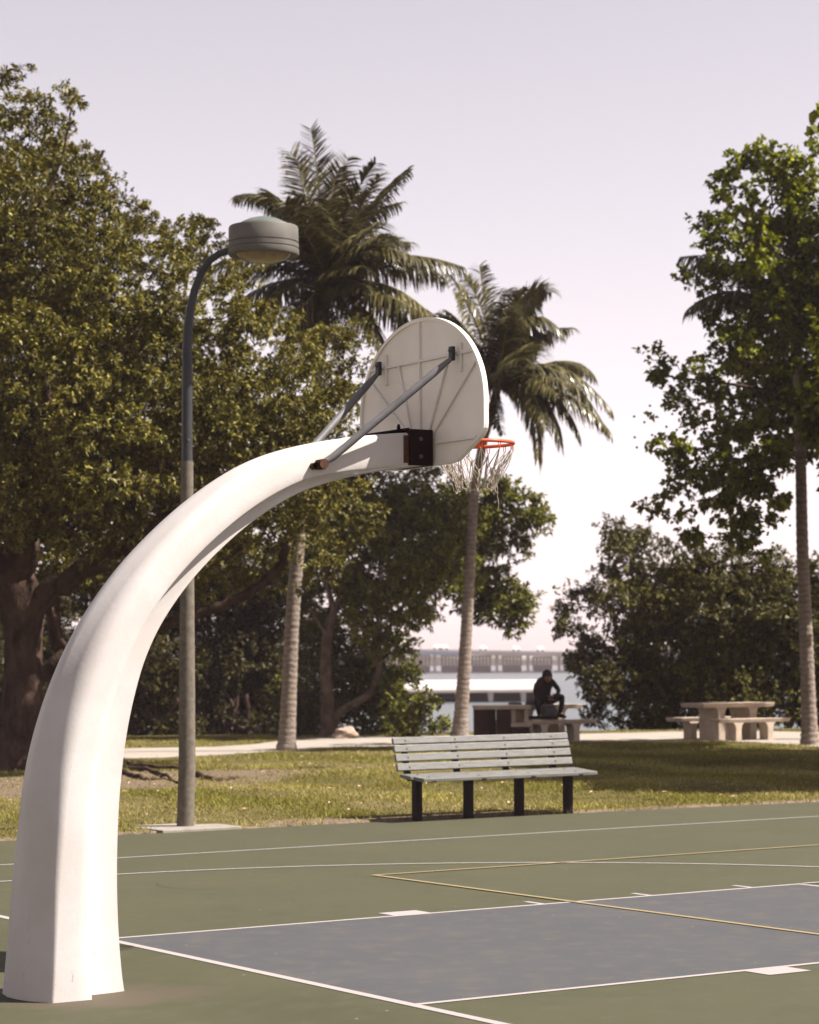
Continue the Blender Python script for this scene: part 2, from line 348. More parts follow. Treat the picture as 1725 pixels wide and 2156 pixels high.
# edge skirt
base=len(V)
for i,u in enumerate(us): q=c2w(u,edge_v(u)); q[2]-=.1; V.append(q)
for i in range(len(us)-1): a=i*(nv+1)+nv; F.append((a,a+nv+1,base+i+1,base+i))
ct=MB().add(V,F).build('court_surface',M['green']); sm(ct,True,40); tag(ct,kind='structure')
def sheet(name,poly,m,h=.004,parts=1):
    o=MB()
    for P in (poly if isinstance(poly[0][0],(list,tuple)) else [poly]):
        vs=[]
        for u,v in P:
            q=c2w(u,v); q[2]+=float(sag(u,v))+h; vs.append(q)
        o.add(vs,[tuple(range(len(vs)))])
    return tag(o.build(name,m),kind='structure')
ft=.3048; W2=6*ft; LW=2*ft/12
sheet('key_area',[(0,-W2+LW),(19*ft,-W2+LW),(19*ft,W2-LW),(0,W2-LW)],M['blue'],.002)
def line(name,u0,u1,v0,v1,m=M['wline'],h=.0032): return sheet(name,[(u0,v0),(u1,v0),(u1,v1),(u0,v1)],m,h)
line('baseline_marking',-.065,.0,-7.6,7.5)
line('sideline_marking',-.065,24,7.45,7.5,h=.0033)
for s in (-1,1):
    a,b=(W2-LW,W2) if s>0 else (-W2,-W2+LW)
    line('lane_line_marking',.0005,19*ft,a,b)
    o0,o1=(W2+.0005,W2+8*ft/12) if s>0 else (-W2-8*ft/12,-W2-.0005)
    line('lane_block_marking',7*ft,8*ft,o0,o1)
    for k in range(3):
        uu=(11+k*(3+1/6))*ft; line('lane_hash_marking',uu,uu+LW,o0,o1)
line('free_throw_line_marking',19*ft-LW,19*ft,-W2+LW+.0005,W2-LW-.0005)
def arc(name,cu,cv,r,wd,a0,a1,n,m,h=.0045):
    P=[]
    for i in range(n):
        t0=a0+(a1-a0)*i/n; t1=a0+(a1-a0)*(i+1)/n
        P.append([(cu+r*math.cos(t0),cv+r*math.sin(t0)),(cu+r*math.cos(t1),cv+r*math.sin(t1)),(cu+(r-wd)*math.cos(t1),cv+(r-wd)*math.sin(t1)),(cu+(r-wd)*math.cos(t0),cv+(r-wd)*math.sin(t0))])
    return sheet(name,P,m,h)
arc('three_point_arc_marking',1.6,0,6.0,LW,-R(90),R(90),90,M['wline'])
line('three_point_side_marking',.0005,1.6,5.95,6.0,h=.0046); line('three_point_side_marking',.0005,1.6,-6.0,-5.95,h=.0046)
arc('free_throw_circle_marking',19*ft,0,W2,LW,-R(89.5),R(89.5),48,M['wline'],.0058)
line('volleyball_side_marking',3.60,22,4.48,4.53,M['yline'],.0070); line('volleyball_end_marking',3.60,3.65,-4.5,4.4795,M['yline'],.0072)
line('volleyball_side_marking',3.60,22,-4.55,-4.5,M['yline'],.0070)

M['scuff']=pmat('dark_rubber_scuff',(.028,.026,.013),(.034,.034,.016),9,.8,0)
_g=ground(345,1868); _u,_v=w2c(_g[0],_g[1]); arc('scuff_mark',_u+.55,_v,.55,.006,R(140),R(235),16,M['scuff'],.003)
# footpath ribbon along the shore (near edge / far edge as ground points)
near=[(-800,1606),(-300,1604),(0,1602),(270,1600),(450,1592),(600,1583),(720,1576),(840,1572),(1020,1568),(1200,1564),(1500,1562),(1620,1566),(1725,1575),(1900,1592),(2300,1630)]
far=[(-800,1580),(-300,1579),(0,1578),(270,1577),(450,1574),(540,1568),(620,1557),(760,1551),(1020,1549),(1200,1547),(1400,1542),(1560,1540),(1725,1543),(1900,1545),(2300,1550)]
def resamp(P,n):
    P=np.array([ground(*p) for p in P]); s=np.linspace(0,len(P)-1,n); return np.stack([np.interp(s,range(len(P)),P[:,k]) for k in range(3)],1)
A=resamp(near,120); B=resamp(far,120)
A[:,1]+=.12*np.sin(np.arange(120)*1.9)*.6; 
def path_mask(X,Y):
    ya=np.interp(X,A[:,0],A[:,1]) if True else 0
    o=np.argsort(A[:,0]); ya=np.interp(X,A[o,0],A[o,1]); o=np.argsort(B[:,0]); yb=np.interp(X,B[o,0],B[o,1])
    return (Y>ya-.02)&(Y<yb+.05)
V=[];F=[]
for i in range(120):
    for k in range(5):
        q=A[i]*(1-k/4)+B[i]*k/4; q[2]=gz(q[0])+.015; V.append(q)
for i in range(119):
    for k in range(4): a=i*5+k; F.append((a,a+5,a+6,a+1))
tag(MB().add(V,F).build('footpath',M['path']),kind='structure')
# table pad
# bare soil patches with roots, near the fig tree and by the bench
def patch(name,cx,cy,rx,ry,m,seed,h=.022,n=40):
    r_=random.Random(seed); V=[(cx,cy,0)]; 
    for k in range(n):
        a=2*math.pi*k/n; q=1+.22*math.sin(3*a+seed)+.15*math.sin(7*a+seed*2)+r_.uniform(-.08,.08)
        V.append((cx+rx*q*math.cos(a),cy+ry*q*math.sin(a),0))
    V=[(x,y,float(lawn_z(np.array(x),np.array(y)))+h) for x,y,_ in V]
    return tag(MB().add(V,[(0,k+1,(k+1)%n+1) for k in range(n)]).build(name,m),kind='structure')

# ------------------------------------------------------------------ grass blades
def in_ell(X,Y,e): return ((X-e[0])/e[2])**2+((Y-e[1])/e[3])**2<1
def bench_dirt(u,v): return (u>6.3)&(u<9.9)&(v>9.6)&(v<10.5)
def grass(N,seed):
    r=np.random.default_rng(seed)
    Y=np.exp(r.uniform(np.log(23),np.log(56.5),N)); X=r.uniform(-.22,.22,N)*Y
    u,v=w2c(X,Y); d=v-edge_v(u)
    keep=(d>0.01-.07*np.clip(np.sin(X*7.1)*np.sin(X*2.3+1)+.25,0,1)*r.random(N))&~path_mask(X,Y)
    pn=np.sin(X*2.1+Y*1.3)+np.sin(X*1.1-Y*1.7+2)+.7*np.sin(X*4.3+1+Y*.4)
    thin=np.zeros(N,bool)
    bn=bare(X,Y)+.35*(np.sin(X*5.3+Y*2.1)*np.sin(Y*4.7-X*1.3)); keep&=~(r.random(N)<np.clip(bn*1.1-.1,0,.9)); keep&=~((pn<-1.1)&(r.random(N)<.5))
    keep&=~((np.abs(u-4.96)<.55)&(np.abs(v-10.42)<.5))
    X,Y,d,pn=X[keep],Y[keep],d[keep],pn[keep]; n=len(X); Z=lawn_z(X,Y)-.01
    h=r.uniform(.02,.058,n)*(1+.25*np.clip(pn,-1,1.5)); big=r.random(n)<.03; h[big]*=1.5
    a=r.uniform(0,2*np.pi,n); wd=r.uniform(.004,.009,n)*(Y/30)**.5; ln=r.uniform(.2,1.4,n)*h; b=r.uniform(0,2*np.pi,n)
    P0=np.stack([X-wd*np.cos(a),Y-wd*np.sin(a),Z],1);P1=np.stack([X+wd*np.cos(a),Y+wd*np.sin(a),Z],1);P2=np.stack([X+ln*np.cos(b),Y+ln*np.sin(b),Z+h],1)
    V=np.stack([P0,P1,P2],1).reshape(-1,3); F=np.arange(n*3).reshape(-1,3)
    vary=np.clip(r.beta(2,2,n)*.8+.15*np.sin(X*1.3+Y*.9)+.1*r.random(n)-.08*pn,0,1)
    o=np_mesh('grass',V,F,M['blade'],attr=vary,attr2=np.clip(.5+.18*pn,0,1)); tag(o,kind='stuff')
grass(420000,3)

# ------------------------------------------------------------------ foliage generator
def unit(a): return a/np.maximum(np.linalg.norm(a,axis=1,keepdims=True),1e-9)
def crown(parent,blobs,nleaf,L,mat,seed,subr=.20,front=.7,depth=.8,wr=.42,per=11,droop=0.0,jit=.6,fill=.12,name='crown',twigs=170):
    """blobs: (x,y,r,Y) image-plane guide circles at distance Y -> real spheres; leaves in sprays around sub clumps"""
    r=np.random.default_rng(seed); S=[]
    for (x,y,rp,Y) in blobs:
        Yj=Y+r.uniform(-jit,jit); c=at(x,y,Yj); R_=rp/FD*Yj; S.append((*c,R_))
    S=np.array(S); w=S[:,3]**2; w/=w.sum()
    ncl=int(nleaf/per); nsub=max(30,int(ncl/10))
    bi=r.choice(len(S),nsub,p=w); d=unit(r.normal(size=(nsub,3)))
    flip=(d[:,1]>0)&(r.random(nsub)<front); d[flip,1]*=-1
    rad=S[bi,3]*(1-np.abs(r.normal(0,.16,nsub))); spr=r.random(nsub)<.10; rad[spr]=S[bi[spr],3]*r.uniform(1.0,1.13,spr.sum())
    sc=S[bi,:3]+d*rad[:,None]*np.array([1,depth*1.2,1])
    sr=subr*r.uniform(.5,1.3,nsub)*np.where(spr,.6,1)
    tw=MB(); 
    for q in r.choice(nsub,min(twigs,nsub),replace=False):
        b_=S[bi[q],:3]; a_=b_+(sc[q]-b_)*.15+r.normal(0,.08,3); e_=sc[q]+(sc[q]-b_)*.12; m1=(a_+e_)/2+r.normal(0,.06,3)
        tw.tube([a_,m1,e_],[L*.16,L*.10,L*.04],4,cap=False)
    tag(tw.build('twigs',M['bark'],parent),kind='stuff')
    ci=r.integers(0,nsub,ncl); e=unit(r.normal(size=(ncl,3))); 
    cc=sc[ci]+e*(sr[ci]*r.random(ncl)**.4)[:,None]*np.array([1,1,.7])
    nf=int(ncl*fill); bf=r.choice(len(S),nf,p=w); cc[:nf]=S[bf,:3]+unit(r.normal(size=(nf,3)))*(S[bf,3]*r.random(nf)**.5*.8)[:,None]
    ax=unit(d[ci]*.6+e*.6+np.array([0,0,.45-droop])+r.normal(0,.3,(ncl,3)))
    cl_t=np.clip(r.normal(.5,.2,nsub)+r.normal(0,.16,len(S))[bi],0,1)[ci]
    n=ncl*per; C=np.repeat(cc,per,0); AX=np.repeat(ax,per,0); RD=np.repeat(d[ci],per,0)
    D=unit(AX*.55+unit(r.normal(size=(n,3)))*.95+np.array([0,0,-.2*droop]))
    base=C+AX*(r.random(n)*L*.9)[:,None]
    ll=L*r.uniform(.55,1.2,n); up_=unit(np.array([0,0,.9])+RD*.6+r.normal(0,.45,(n,3)))
    s=unit(np.cross(D,up_)); nn=np.cross(s,D)
    tip=base+D*ll[:,None]-np.array([0,0,1])*(ll*.15)[:,None]; mid=base+D*(ll*.5)[:,None]; hw=(ll*wr*.5)[:,None]
    V=np.stack([base,mid+s*hw+nn*hw*.25,tip,mid-s*hw+nn*hw*.25],1).reshape(-1,3)
    F=np.arange(n*4).reshape(-1,4)
    vary=np.clip(r.beta(2.2,2.6,n),0,1)
    return np_mesh(name,V,F,mat,parent=parent,attr=vary,attr2=np.repeat(cl_t,per))
def limb(mb,P,r0,r1,n=9,seed=0,sub=6,wob=.04):
    rr=random.Random(seed); pts=[np.array(p,float) for p in P]; out=[]
    for i in range(len(pts)-1):
        p0=pts[max(i-1,0)];p1=pts[i];p2=pts[i+1];p3=pts[min(i+2,len(pts)-1)]
        for k in range(sub):
            t=k/sub; out.append(.5*((2*p1)+(-p0+p2)*t+(2*p0-5*p1+4*p2-p3)*t*t+(-p0+3*p1-3*p2+p3)*t**3))
    out.append(pts[-1]); N=len(out)
    out=[o+np.array([rr.uniform(-1,1) for _ in range(3)])*wob*(1 if 0<i<N-1 else 0)*r0*2 for i,o in enumerate(out)]
    mb.tube(out,[r0+(r1-r0)*(i/(N-1))**.8 for i in range(N)],n)

# ------------------------------------------------------------------ fig tree, left
b0=ground(35,1632); T=empty('fig_tree',tuple(b0),'huge olive-leaved tree filling the left, its thick trunk at the left edge','tree')
tr=MB()
Yt=b0[1]
def L_(x,y,Y): return at(x,y,Y)
tr.tube([L_(28,1650,Yt),L_(34,1610,Yt),L_(42,1540,Yt),L_(48,1440,Yt),L_(50,1340,Yt),L_(48,1290,Yt),L_(30,1230,Yt-.1),L_(20,1150,Yt)],[.62,.47,.36,.31,.30,.36,.33,.25],16)
trk=tr.build('trunk',M['bark'],T); sm(trk,True)
lb=MB()
for sd_,(P,a,b) in enumerate([([(60,1280,Yt),(130,1230,Yt-.3),(220,1170,Yt-.5),(320,1120,Yt-1),(430,1060,Yt-1)],.24,.07),
    ([(45,1250,Yt),(55,1150,Yt-.3),(80,1080,Yt-.4),(110,980,Yt-.6),(100,800,Yt-.6)],.26,.05),
    ([(30,1260,Yt),(-40,1180,Yt),(-120,1120,Yt)],.28,.1),
    ([(100,1240,Yt+.5),(120,1330,Yt+.6),(160,1400,Yt+.7)],.06,.05),
    ([(75,1440,Yt+1.5),(150,1370,Yt+1.5),(290,1330,Yt+2),(420,1290,Yt+2),(520,1250,Yt+2),(590,1190,Yt+2),(600,1140,Yt+2)],.12,.07),
    ([(150,1220,Yt-.3),(250,1190,Yt-.3),(420,1200,Yt+.5),(560,1120,Yt+.5)],.10,.04),
    ([(90,1070,Yt-.4),(200,1030,Yt-.8),(330,980,Yt-1),(470,1000,Yt-1),(620,960,Yt-1)],.12,.04),
    ([(300,1130,Yt-1),(380,1070,Yt-1.2),(520,1040,Yt-1.2),(640,1010,Yt-1.2)],.08,.03),
    ([(110,1260,Yt+2),(118,1330,Yt+2),(140,1420,Yt+2.2)],.13,.10),
    ([(400,1000,Yt-1.2),(480,960,Yt-1.6),(560,975,Yt-1.7),(640,960,Yt-1.8),(700,930,Yt-1.8)],.05,.02),
    ([(60,900,Yt-.6),(150,820,Yt-1),(240,700,Yt-1)],.08,.02),([(60,500,Yt),(90,420,Yt),(130,330,Yt),(150,230,Yt)],.05,.015),([(300,800,Yt-.5),(380,650,Yt-.5),(410,500,Yt)],.05,.012)]):
    limb(lb,[L_(*p) for p in P],a,b,seed=sd_,wob=.12)
sm(lb.build('limbs',M['bark'],T),True)
r_j=random.Random(8)
figb=[(10,230,70,38),(45,190,45,38),(110,230,58,38),(150,205,28,38),(140,270,30,38),(50,330,110,38),(150,370,55,37.5),(60,460,150,37),(180,470,80,37),(215,420,40,37.5),(290,500,60,37),(235,390,20,38),(340,480,28,38),(270,450,30,38),(370,540,60,37),(405,470,22,38.5),(395,500,35,38),(435,500,22,38),(440,540,48,38),(500,605,46,38),
 (80,620,180,36),(260,630,150,36),(420,660,120,36.5),(560,735,84,37),(650,775,66,37.5),(735,820,55,38),(100,830,190,35.5),(300,820,170,35.5),(480,820,140,36),(630,860,100,36.5),(735,885,60,37.5),(60,1000,150,35.8),(210,970,120,35.3),(380,950,120,35.5),(530,930,110,36),(660,930,80,36.5),(590,655,32,38),(690,720,35,38),(160,1090,80,36),(20,1120,80,36.5),
 (-150,350,150,38),(-180,600,220,37),(-180,850,220,37),(-150,1050,150,37),(-380,700,260,38),(-400,950,200,38),(100,500,200,42),(300,700,220,42),(550,850,180,42),(0,850,260,43),(300,950,160,42)]
ytop=lambda x: np.interp(x,[-200,0,150,230,330,440,600,700,800],[150,150,190,400,490,560,720,770,830])
figb+=[(x+r_j.uniform(-20,20),y+r_j.uniform(-20,20),85,40.5+r_j.uniform(-1,1.5)) for x in range(-40,740,95) for y in range(300,1120,95) if y-150>max(ytop(x-60),ytop(x+60))]
figb+=[(745,765,45,38),(775,805,38,38),(705,705,34,38),(790,850,30,38),(755,700,22,38)]
figb+=[(190,1190,50,38),(310,1160,65,37.5),(440,1130,80,37.5),(250,1110,70,37),(640,1030,70,37.5),(120,1180,45,39)]
figb+=[(x+r_j.uniform(-30,30),y+r_j.uniform(-30,30),105,41+r_j.uniform(-1,2)) for x in range(-60,640,110) for y in (930,1040,1130)]
crown(T,figb,560000,.092,M['fig'],11,subr=.22,per=12,wr=.40,fill=.12)

# ------------------------------------------------------------------ shore thicket trees (dark mass under and behind the fig crown)
thick=[('low dark mangrove tree at the far left behind the fig trunk',20,1560,57.5,[(-60,1420,110,58),(20,1480,80,58),(60,1400,60,58.5),(110,1490,60,58),(-40,1530,70,58),(80,1540,40,58),(-20,1320,60,59),(150,1540,35,58)]),
 ('dark mangrove tree seen through the curve of the white post',330,1560,58,[(210,1440,70,59),(290,1480,80,58.5),(340,1400,80,59),(380,1500,70,58.5),(260,1540,50,58),(380,1540,40,58),(290,1330,70,60),(220,1260,60,60),(370,1280,70,60)]),
 ('dark mangrove tree just right of the lamp post',490,1560,58.5,[(430,1460,80,59),(500,1400,90,59.5),(540,1490,70,59),(460,1530,50,58.5),(560,1540,40,58.5),(580,1420,60,59),(470,1300,90,60),(560,1290,80,60),(520,1210,80,60),(440,1180,60,60),(600,1200,50,60)])]
for k,(lab,bx,by,Y,bl) in enumerate(thick):
    g=at(bx,by,Y); g[2]=gz(g[0])-.3
    t=empty('mangrove_tree',tuple(g),lab,'tree','mangroves along the shore')
    mb=MB()
    for j in range(5):
        q=bl[j%len(bl)]; limb(mb,[g+np.array([random.uniform(-.6,.6),0,0]),g+np.array([random.uniform(-.8,.8),0,1.2]),at(q[0],q[1],Y+.5)],.09,.03,seed=k*9+j,wob=.15,n=6)
    sm(mb.build('trunk',M['bark'],t),True)
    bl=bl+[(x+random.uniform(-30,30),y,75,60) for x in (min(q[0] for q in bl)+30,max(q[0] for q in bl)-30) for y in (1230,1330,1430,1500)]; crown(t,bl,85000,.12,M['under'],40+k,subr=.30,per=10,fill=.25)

# ------------------------------------------------------------------ centre tree at the water's edge
b0=ground(700,1552); T=empty('seaside_tree',tuple(b0),'leafy green tree with forked pale trunk and one limb sweeping right at the water edge','tree'); Yc=b0[1]
mb=MB(); limb(mb,[at(690,1556,Yc),at(690,1480,Yc),at(685,1400,Yc),at(692,1330,Yc),at(705,1285,Yc),at(720,1250,Yc),at(760,1190,Yc)],.185,.06,n=12,wob=.05)
sm(mb.build('trunk',M['barkd'],T),True)
mb=MB()
for s_,(P,a,b) in enumerate([([(700,1556),(708,1510),(740,1485),(780,1460),(797,1425),(796,1380),(805,1345),(828,1310),(870,1240)],.125,.04),([(705,1290),(690,1230),(680,1150),(690,1080)],.08,.03),([(690,1340),(670,1310),(650,1270)],.06,.02),([(803,1345),(792,1325),(780,1290)],.05,.02),([(760,1190),(820,1140),(900,1110),(1000,1120)],.07,.02),]):
    limb(mb,[at(x,y,Yc-.05*s_) for x,y in P],a,b,seed=s_+70,wob=.08)
sm(mb.build('limbs',M['barkd'],T),True)
cb=[(690,1080,80,54),(790,1060,80,54),(890,1060,75,54),(970,1075,60,54),(1040,1065,48,54),(1060,1035,24,54),(1100,1085,38,54),(1120,1100,26,54),(1000,1130,70,54),(1075,1140,35,54),(880,1150,90,54),(770,1160,90,54),(665,1180,80,54.5),(950,1210,60,54),(1030,1230,48,54),(1080,1270,36,54),(1105,1262,20,54),(1075,1305,28,54),(1010,1270,40,54),(860,1240,60,54),(870,1290,35,54),(790,1290,70,54.3),(700,1290,70,55.5),(650,1380,60,56),(735,1390,60,55.5),(820,1360,40,54.5),(840,1420,25,54.5),(780,1440,60,55.5),(840,1470,45,54.5),(885,1500,38,54),(910,1530,25,54),(860,1535,35,54),(800,1520,50,55.5),(730,1500,50,56),(640,1480,60,56.5),(650,1530,40,56.5),(980,1160,60,56.5)]
cb=[(x,y,r_,Y+(2.4 if x>930 else .6)) for x,y,r_,Y in cb]
crown(T,cb,125000,.135,M['sea'],21,subr=.27,per=10,wr=.42,fill=.15)

# ------------------------------------------------------------------ right seaside tree (behind the picnic table)
g=at(1560,1545,58.5); g[2]=gz(g[0])-.2
T=empty('seaside_tree',tuple(g),'broad low dark tree over the water behind the picnic table on the right','tree')
mb=MB()
for j,(x,y) in enumerate([(1430,1300),(1520,1250),(1610,1330),(1660,1420),(1350,1420)]):
    limb(mb,[g+np.array([.25*(j-2),0,0]),at(1560+(x-1560)*.4,1545+(y-1545)*.55,58.6),at(x,y,59)],.14,.03,seed=j+90,wob=.1,n=8)
sm(mb.build('trunk',M['barkl'],T),True)
rb=[(1290,1120,22,59.5),(1300,1160,36,59.5),(1345,1150,34,59.5),(1270,1195,20,59.5),(1345,1210,60,59.5),(1430,1190,55,59.5),(1520,1205,55,59.5),(1610,1210,52,59.5),(1690,1240,50,59.5),(1780,1230,80,60),(1205,1255,24,59),(1180,1300,22,59),(1245,1265,32,59),(1310,1270,58,59),(1395,1280,75,59),(1490,1280,85,59),(1590,1290,85,59),(1690,1310,75,59),(1185,1325,16,59),(1225,1340,26,59),(1250,1385,45,58.6),(1215,1400,22,58.6),(1315,1395,72,58.6),(1410,1390,85,58.6),(1510,1400,85,58.6),(1610,1400,85,58.6),(1710,1400,85,58.6),(1265,1440,38,58.4),(1310,1470,40,58.4),(1255,1480,20,58.4),(1385,1475,65,58.4),(1480,1480,65,58.4),(1570,1480,60,58.4),(1670,1490,50,58.4),(1770,1440,100,58.6),(1260,1520,20,58.3),(1320,1525,26,58.3),(1390,1528,30,58.3),(1450,1528,30,58.3),(1530,1525,30,58.3),(1700,1510,40,58.3),(1450,1350,150,62),(1620,1350,140,62)]
crown(T,rb,190000,.125,M['mang'],31,subr=.27,per=10,fill=.16)

# ------------------------------------------------------------------ big broad-leaved tree, right, partly out of frame
g=np.array([11.2,49.2,gz(11.2)]); T=empty('broadleaf_tree',tuple(g),'tall bright green broad-leaved tree hanging in from the right edge above the picnic table','tree')
mb=MB(); limb(mb,[g,g+[.1,0,2.5],g+[-.4,.3,5],g+[-1.2,.2,8],g+[-1.6,0,10.5]],.34,.08,n=12)
sm(mb.build('trunk',M['barkl'],T),True)
mb=MB()
for j,(z0,x,y) in enumerate([(6.2,1480,1060),(6.3,1430,900),(5.5,1400,790),(6.5,1480,600),(7.5,1560,430),(6.5,1590,1000),(7,1650,560),(6,1560,760),(8,1720,380)]):
    e=at(x,y,47.6+random.uniform(-.5,.5)); s_=g+np.array([-.5,0,z0]); limb(mb,[s_,(s_+e)/2+np.array([0,0,.5]),e],.10,.015,seed=j+50,wob=.15,n=7)
sm(mb.build('limbs',M['bark'],T),True)
tb=[(1585,320,36,46),(1615,315,20,46),(1650,370,50,46),(1640,330,20,46),(1705,345,45,46),(1715,300,25,46),(1545,400,50,46),(1535,350,22,46),(1620,440,75,46),(1730,430,80,46),(1510,475,34,46),(1485,475,14,46),(1560,520,70,46),(1650,560,90,46),(1750,560,90,46),(1445,595,26,46),(1430,570,14,46),(1490,610,38,46),(1550,650,75,46),(1650,680,95,46),(1750,680,95,46),(1500,680,30,46),(1545,740,58,46),(1640,790,95,46),(1740,800,90,46),(1368,755,16,46),(1400,775,28,46),(1440,790,36,46),(1490,795,42,46),(1390,810,14,46),(1455,865,50,46),(1400,850,20,46),(1535,880,70,46),(1640,890,80,46),(1740,900,60,46),(1415,920,36,46),(1370,880,12,46),(1480,960,60,46),(1580,970,75,46),(1665,960,50,46),(1440,1030,42,46),(1390,1055,24,46),(1520,1050,52,46),(1600,1055,48,46),(1460,1100,38,46),(1570,1110,40,46),(1430,1090,20,46),(1560,1150,26,46),(1590,1155,18,46),(1620,1100,25,46),(1740,1000,35,46),(1720,1070,18,46),
 (1850,450,120,46.5),(1900,650,150,46.5),(1900,850,130,46.5),(1870,990,90,46.5),(2050,700,180,47),(1620,520,90,49),(1720,700,120,49),(1600,820,110,49),(1800,880,120,49),(1850,600,150,49)]
tb=[(x,y,r_*(.72 if 1630<x<1760 and 770<y<1010 else .9),Y+(3.2 if 1630<x<1760 and 770<y<1080 else 0)) for x,y,r_,Y in tb]
crown(T,tb,74000,.13,M['seag'],51,subr=.21,per=8,wr=.72,fill=.16,droop=.35,jit=.7)
# hanging round seed pods at the crown's left edge
mb=MB(); rr=random.Random(5)
for k in range(46):
    x,y=rr.choice([(1395,880),(1410,930),(1440,880),(1370,900),(1540,640),(1450,800),(1660,1100),(1500,930)]); p=at(x+rr.uniform(-45,45),y+rr.uniform(-45,45),45.6)
    mb.lathe([(0,-.025),(.022,-.012),(.025,.005),(.015,.022),(0,.028)],tuple(p),6)
tag(mb.build('seed_pods',M['bark'],T),kind='stuff')
# its neighbour, out of frame to the right, whose shade lies on the lawn
g=np.array([11.6,37.5,gz(11.6)]); T=empty('shade_tree',tuple(g),'bright green tree past the right edge, only twig tips showing top right','tree')
mb=MB(); limb(mb,[g,g+[.1,0,2.5],g+[-.4,.3,5],g+[-1.2,.2,8]],.3,.1,n=10); sm(mb.build('trunk',M['barkl'],T),True)
r_=np.random.default_rng(9); sb=[]
crown_pts=[(8.7,30.6,6.2,1.0)]+[(7.9+.12*k+.3*(k%2),33+2.4*k,6.3+.1*(k%3),1.45) for k in range(6)]+[(10.2+.2*(k%2),31+2.4*k,6.9+.3*(k%2),1.8) for k in range(6)]+[(12.8,32.5+3*k,7.2,2.1) for k in range(4)]
def pix(p):
    X,Y,Z=p[0],p[1],p[2]-H0; D=Y*math.cos(PIT)+Z*math.sin(PIT);U=-Y*math.sin(PIT)+Z*math.cos(PIT); a=FD*X/D;b=-FD*U/D
    return 862.5+a*math.cos(ROL)-b*math.sin(ROL),1078+a*math.sin(ROL)+b*math.cos(ROL)
for X,Y,Z,rad in crown_pts:
    x,y=pix((X,Y,Z)); sb.append((x,y,rad*FD/Y,Y))
sb+=[(1722,222,12,37.5),(1745,240,30,37.5)]
crown(T,sb,170000,.19,M['seag'],61,subr=.35,per=8,wr=.75,fill=.35,front=.3,jit=.1)

# ------------------------------------------------------------------ palms
def frond(parent,P,seed,nl=54,llen=.62,droop=.9,side=None,w=.03,wind=(0,0,0),dead=False):
    rr=np.random.default_rng(seed); p0,p1,p2=[np.array(q,float) for q in P]
    t=np.linspace(0,1,nl+6); C=((1-t)**2)[:,None]*p0+(2*t*(1-t))[:,None]*p1+(t**2)[:,None]*p2
    Tn=unit(np.gradient(C,axis=0))
    mb=MB(); mb.tube(C[::3],[.035-.030*i/len(C[::3]) for i in range(len(C[::3]))],5)
    st=mb.build('frond',M['fstem'],parent)
    V=[];F=[];A=[]; ncol=0
    sv=np.array(side if side is not None else (0,1,0.),float)
    for i in range(5,nl+6):
        tt=t[i]; T_=Tn[i]; S=sv-T_*np.dot(sv,T_); S/=max(np.linalg.norm(S),1e-6); 
        prof=min(1,.35+2.2*(tt-.08))*(1-.55*max(0,(tt-.6)/.4))
        for sgn in (-1,1):
            l_=llen*prof*rr.uniform(.8,1.15)
            d=S*sgn*rr.uniform(.75,1.0)+T_*rr.uniform(.45,.8)+np.array([0,0,.15]); d/=np.linalg.norm(d)
            dn=np.array([0,0,-1.])*droop*rr.uniform(.7,1.2)+np.array(wind)*rr.uniform(.6,1.3)
            pts=[C[i]]; dd=d.copy()
            for k in range(3):
                dd=dd+dn*(.30+.22*k); dd/=np.linalg.norm(dd); pts.append(pts[-1]+dd*l_/3)
            wv=np.cross(d,np.array([rr.uniform(-.5,.5),rr.uniform(-.5,.5),1])); wv/=max(np.linalg.norm(wv),1e-6)
            if abs(np.dot(wv,T_))<.3: wv=unit((wv+T_*.8)[None])[0]
            ws=[w*.5,w*.62,w*.45,.003]; b=len(V)
            for q,ww in zip(pts,ws): V+= [q-wv*ww,q+wv*ww]
            for k in range(3): F.append((b+2*k,b+2*k+1,b+2*k+3,b+2*k+2)); A.append(rr.beta(2,2.5) if not dead else .95)
    off=np.array(parent.location)
    V=np.array(V)-off
    o=np_mesh('leaflets',V,np.array(F),M['frond'],attr=A,attr2=np.full(len(F),rr.uniform(.3,.7))); o.parent=st
    return st
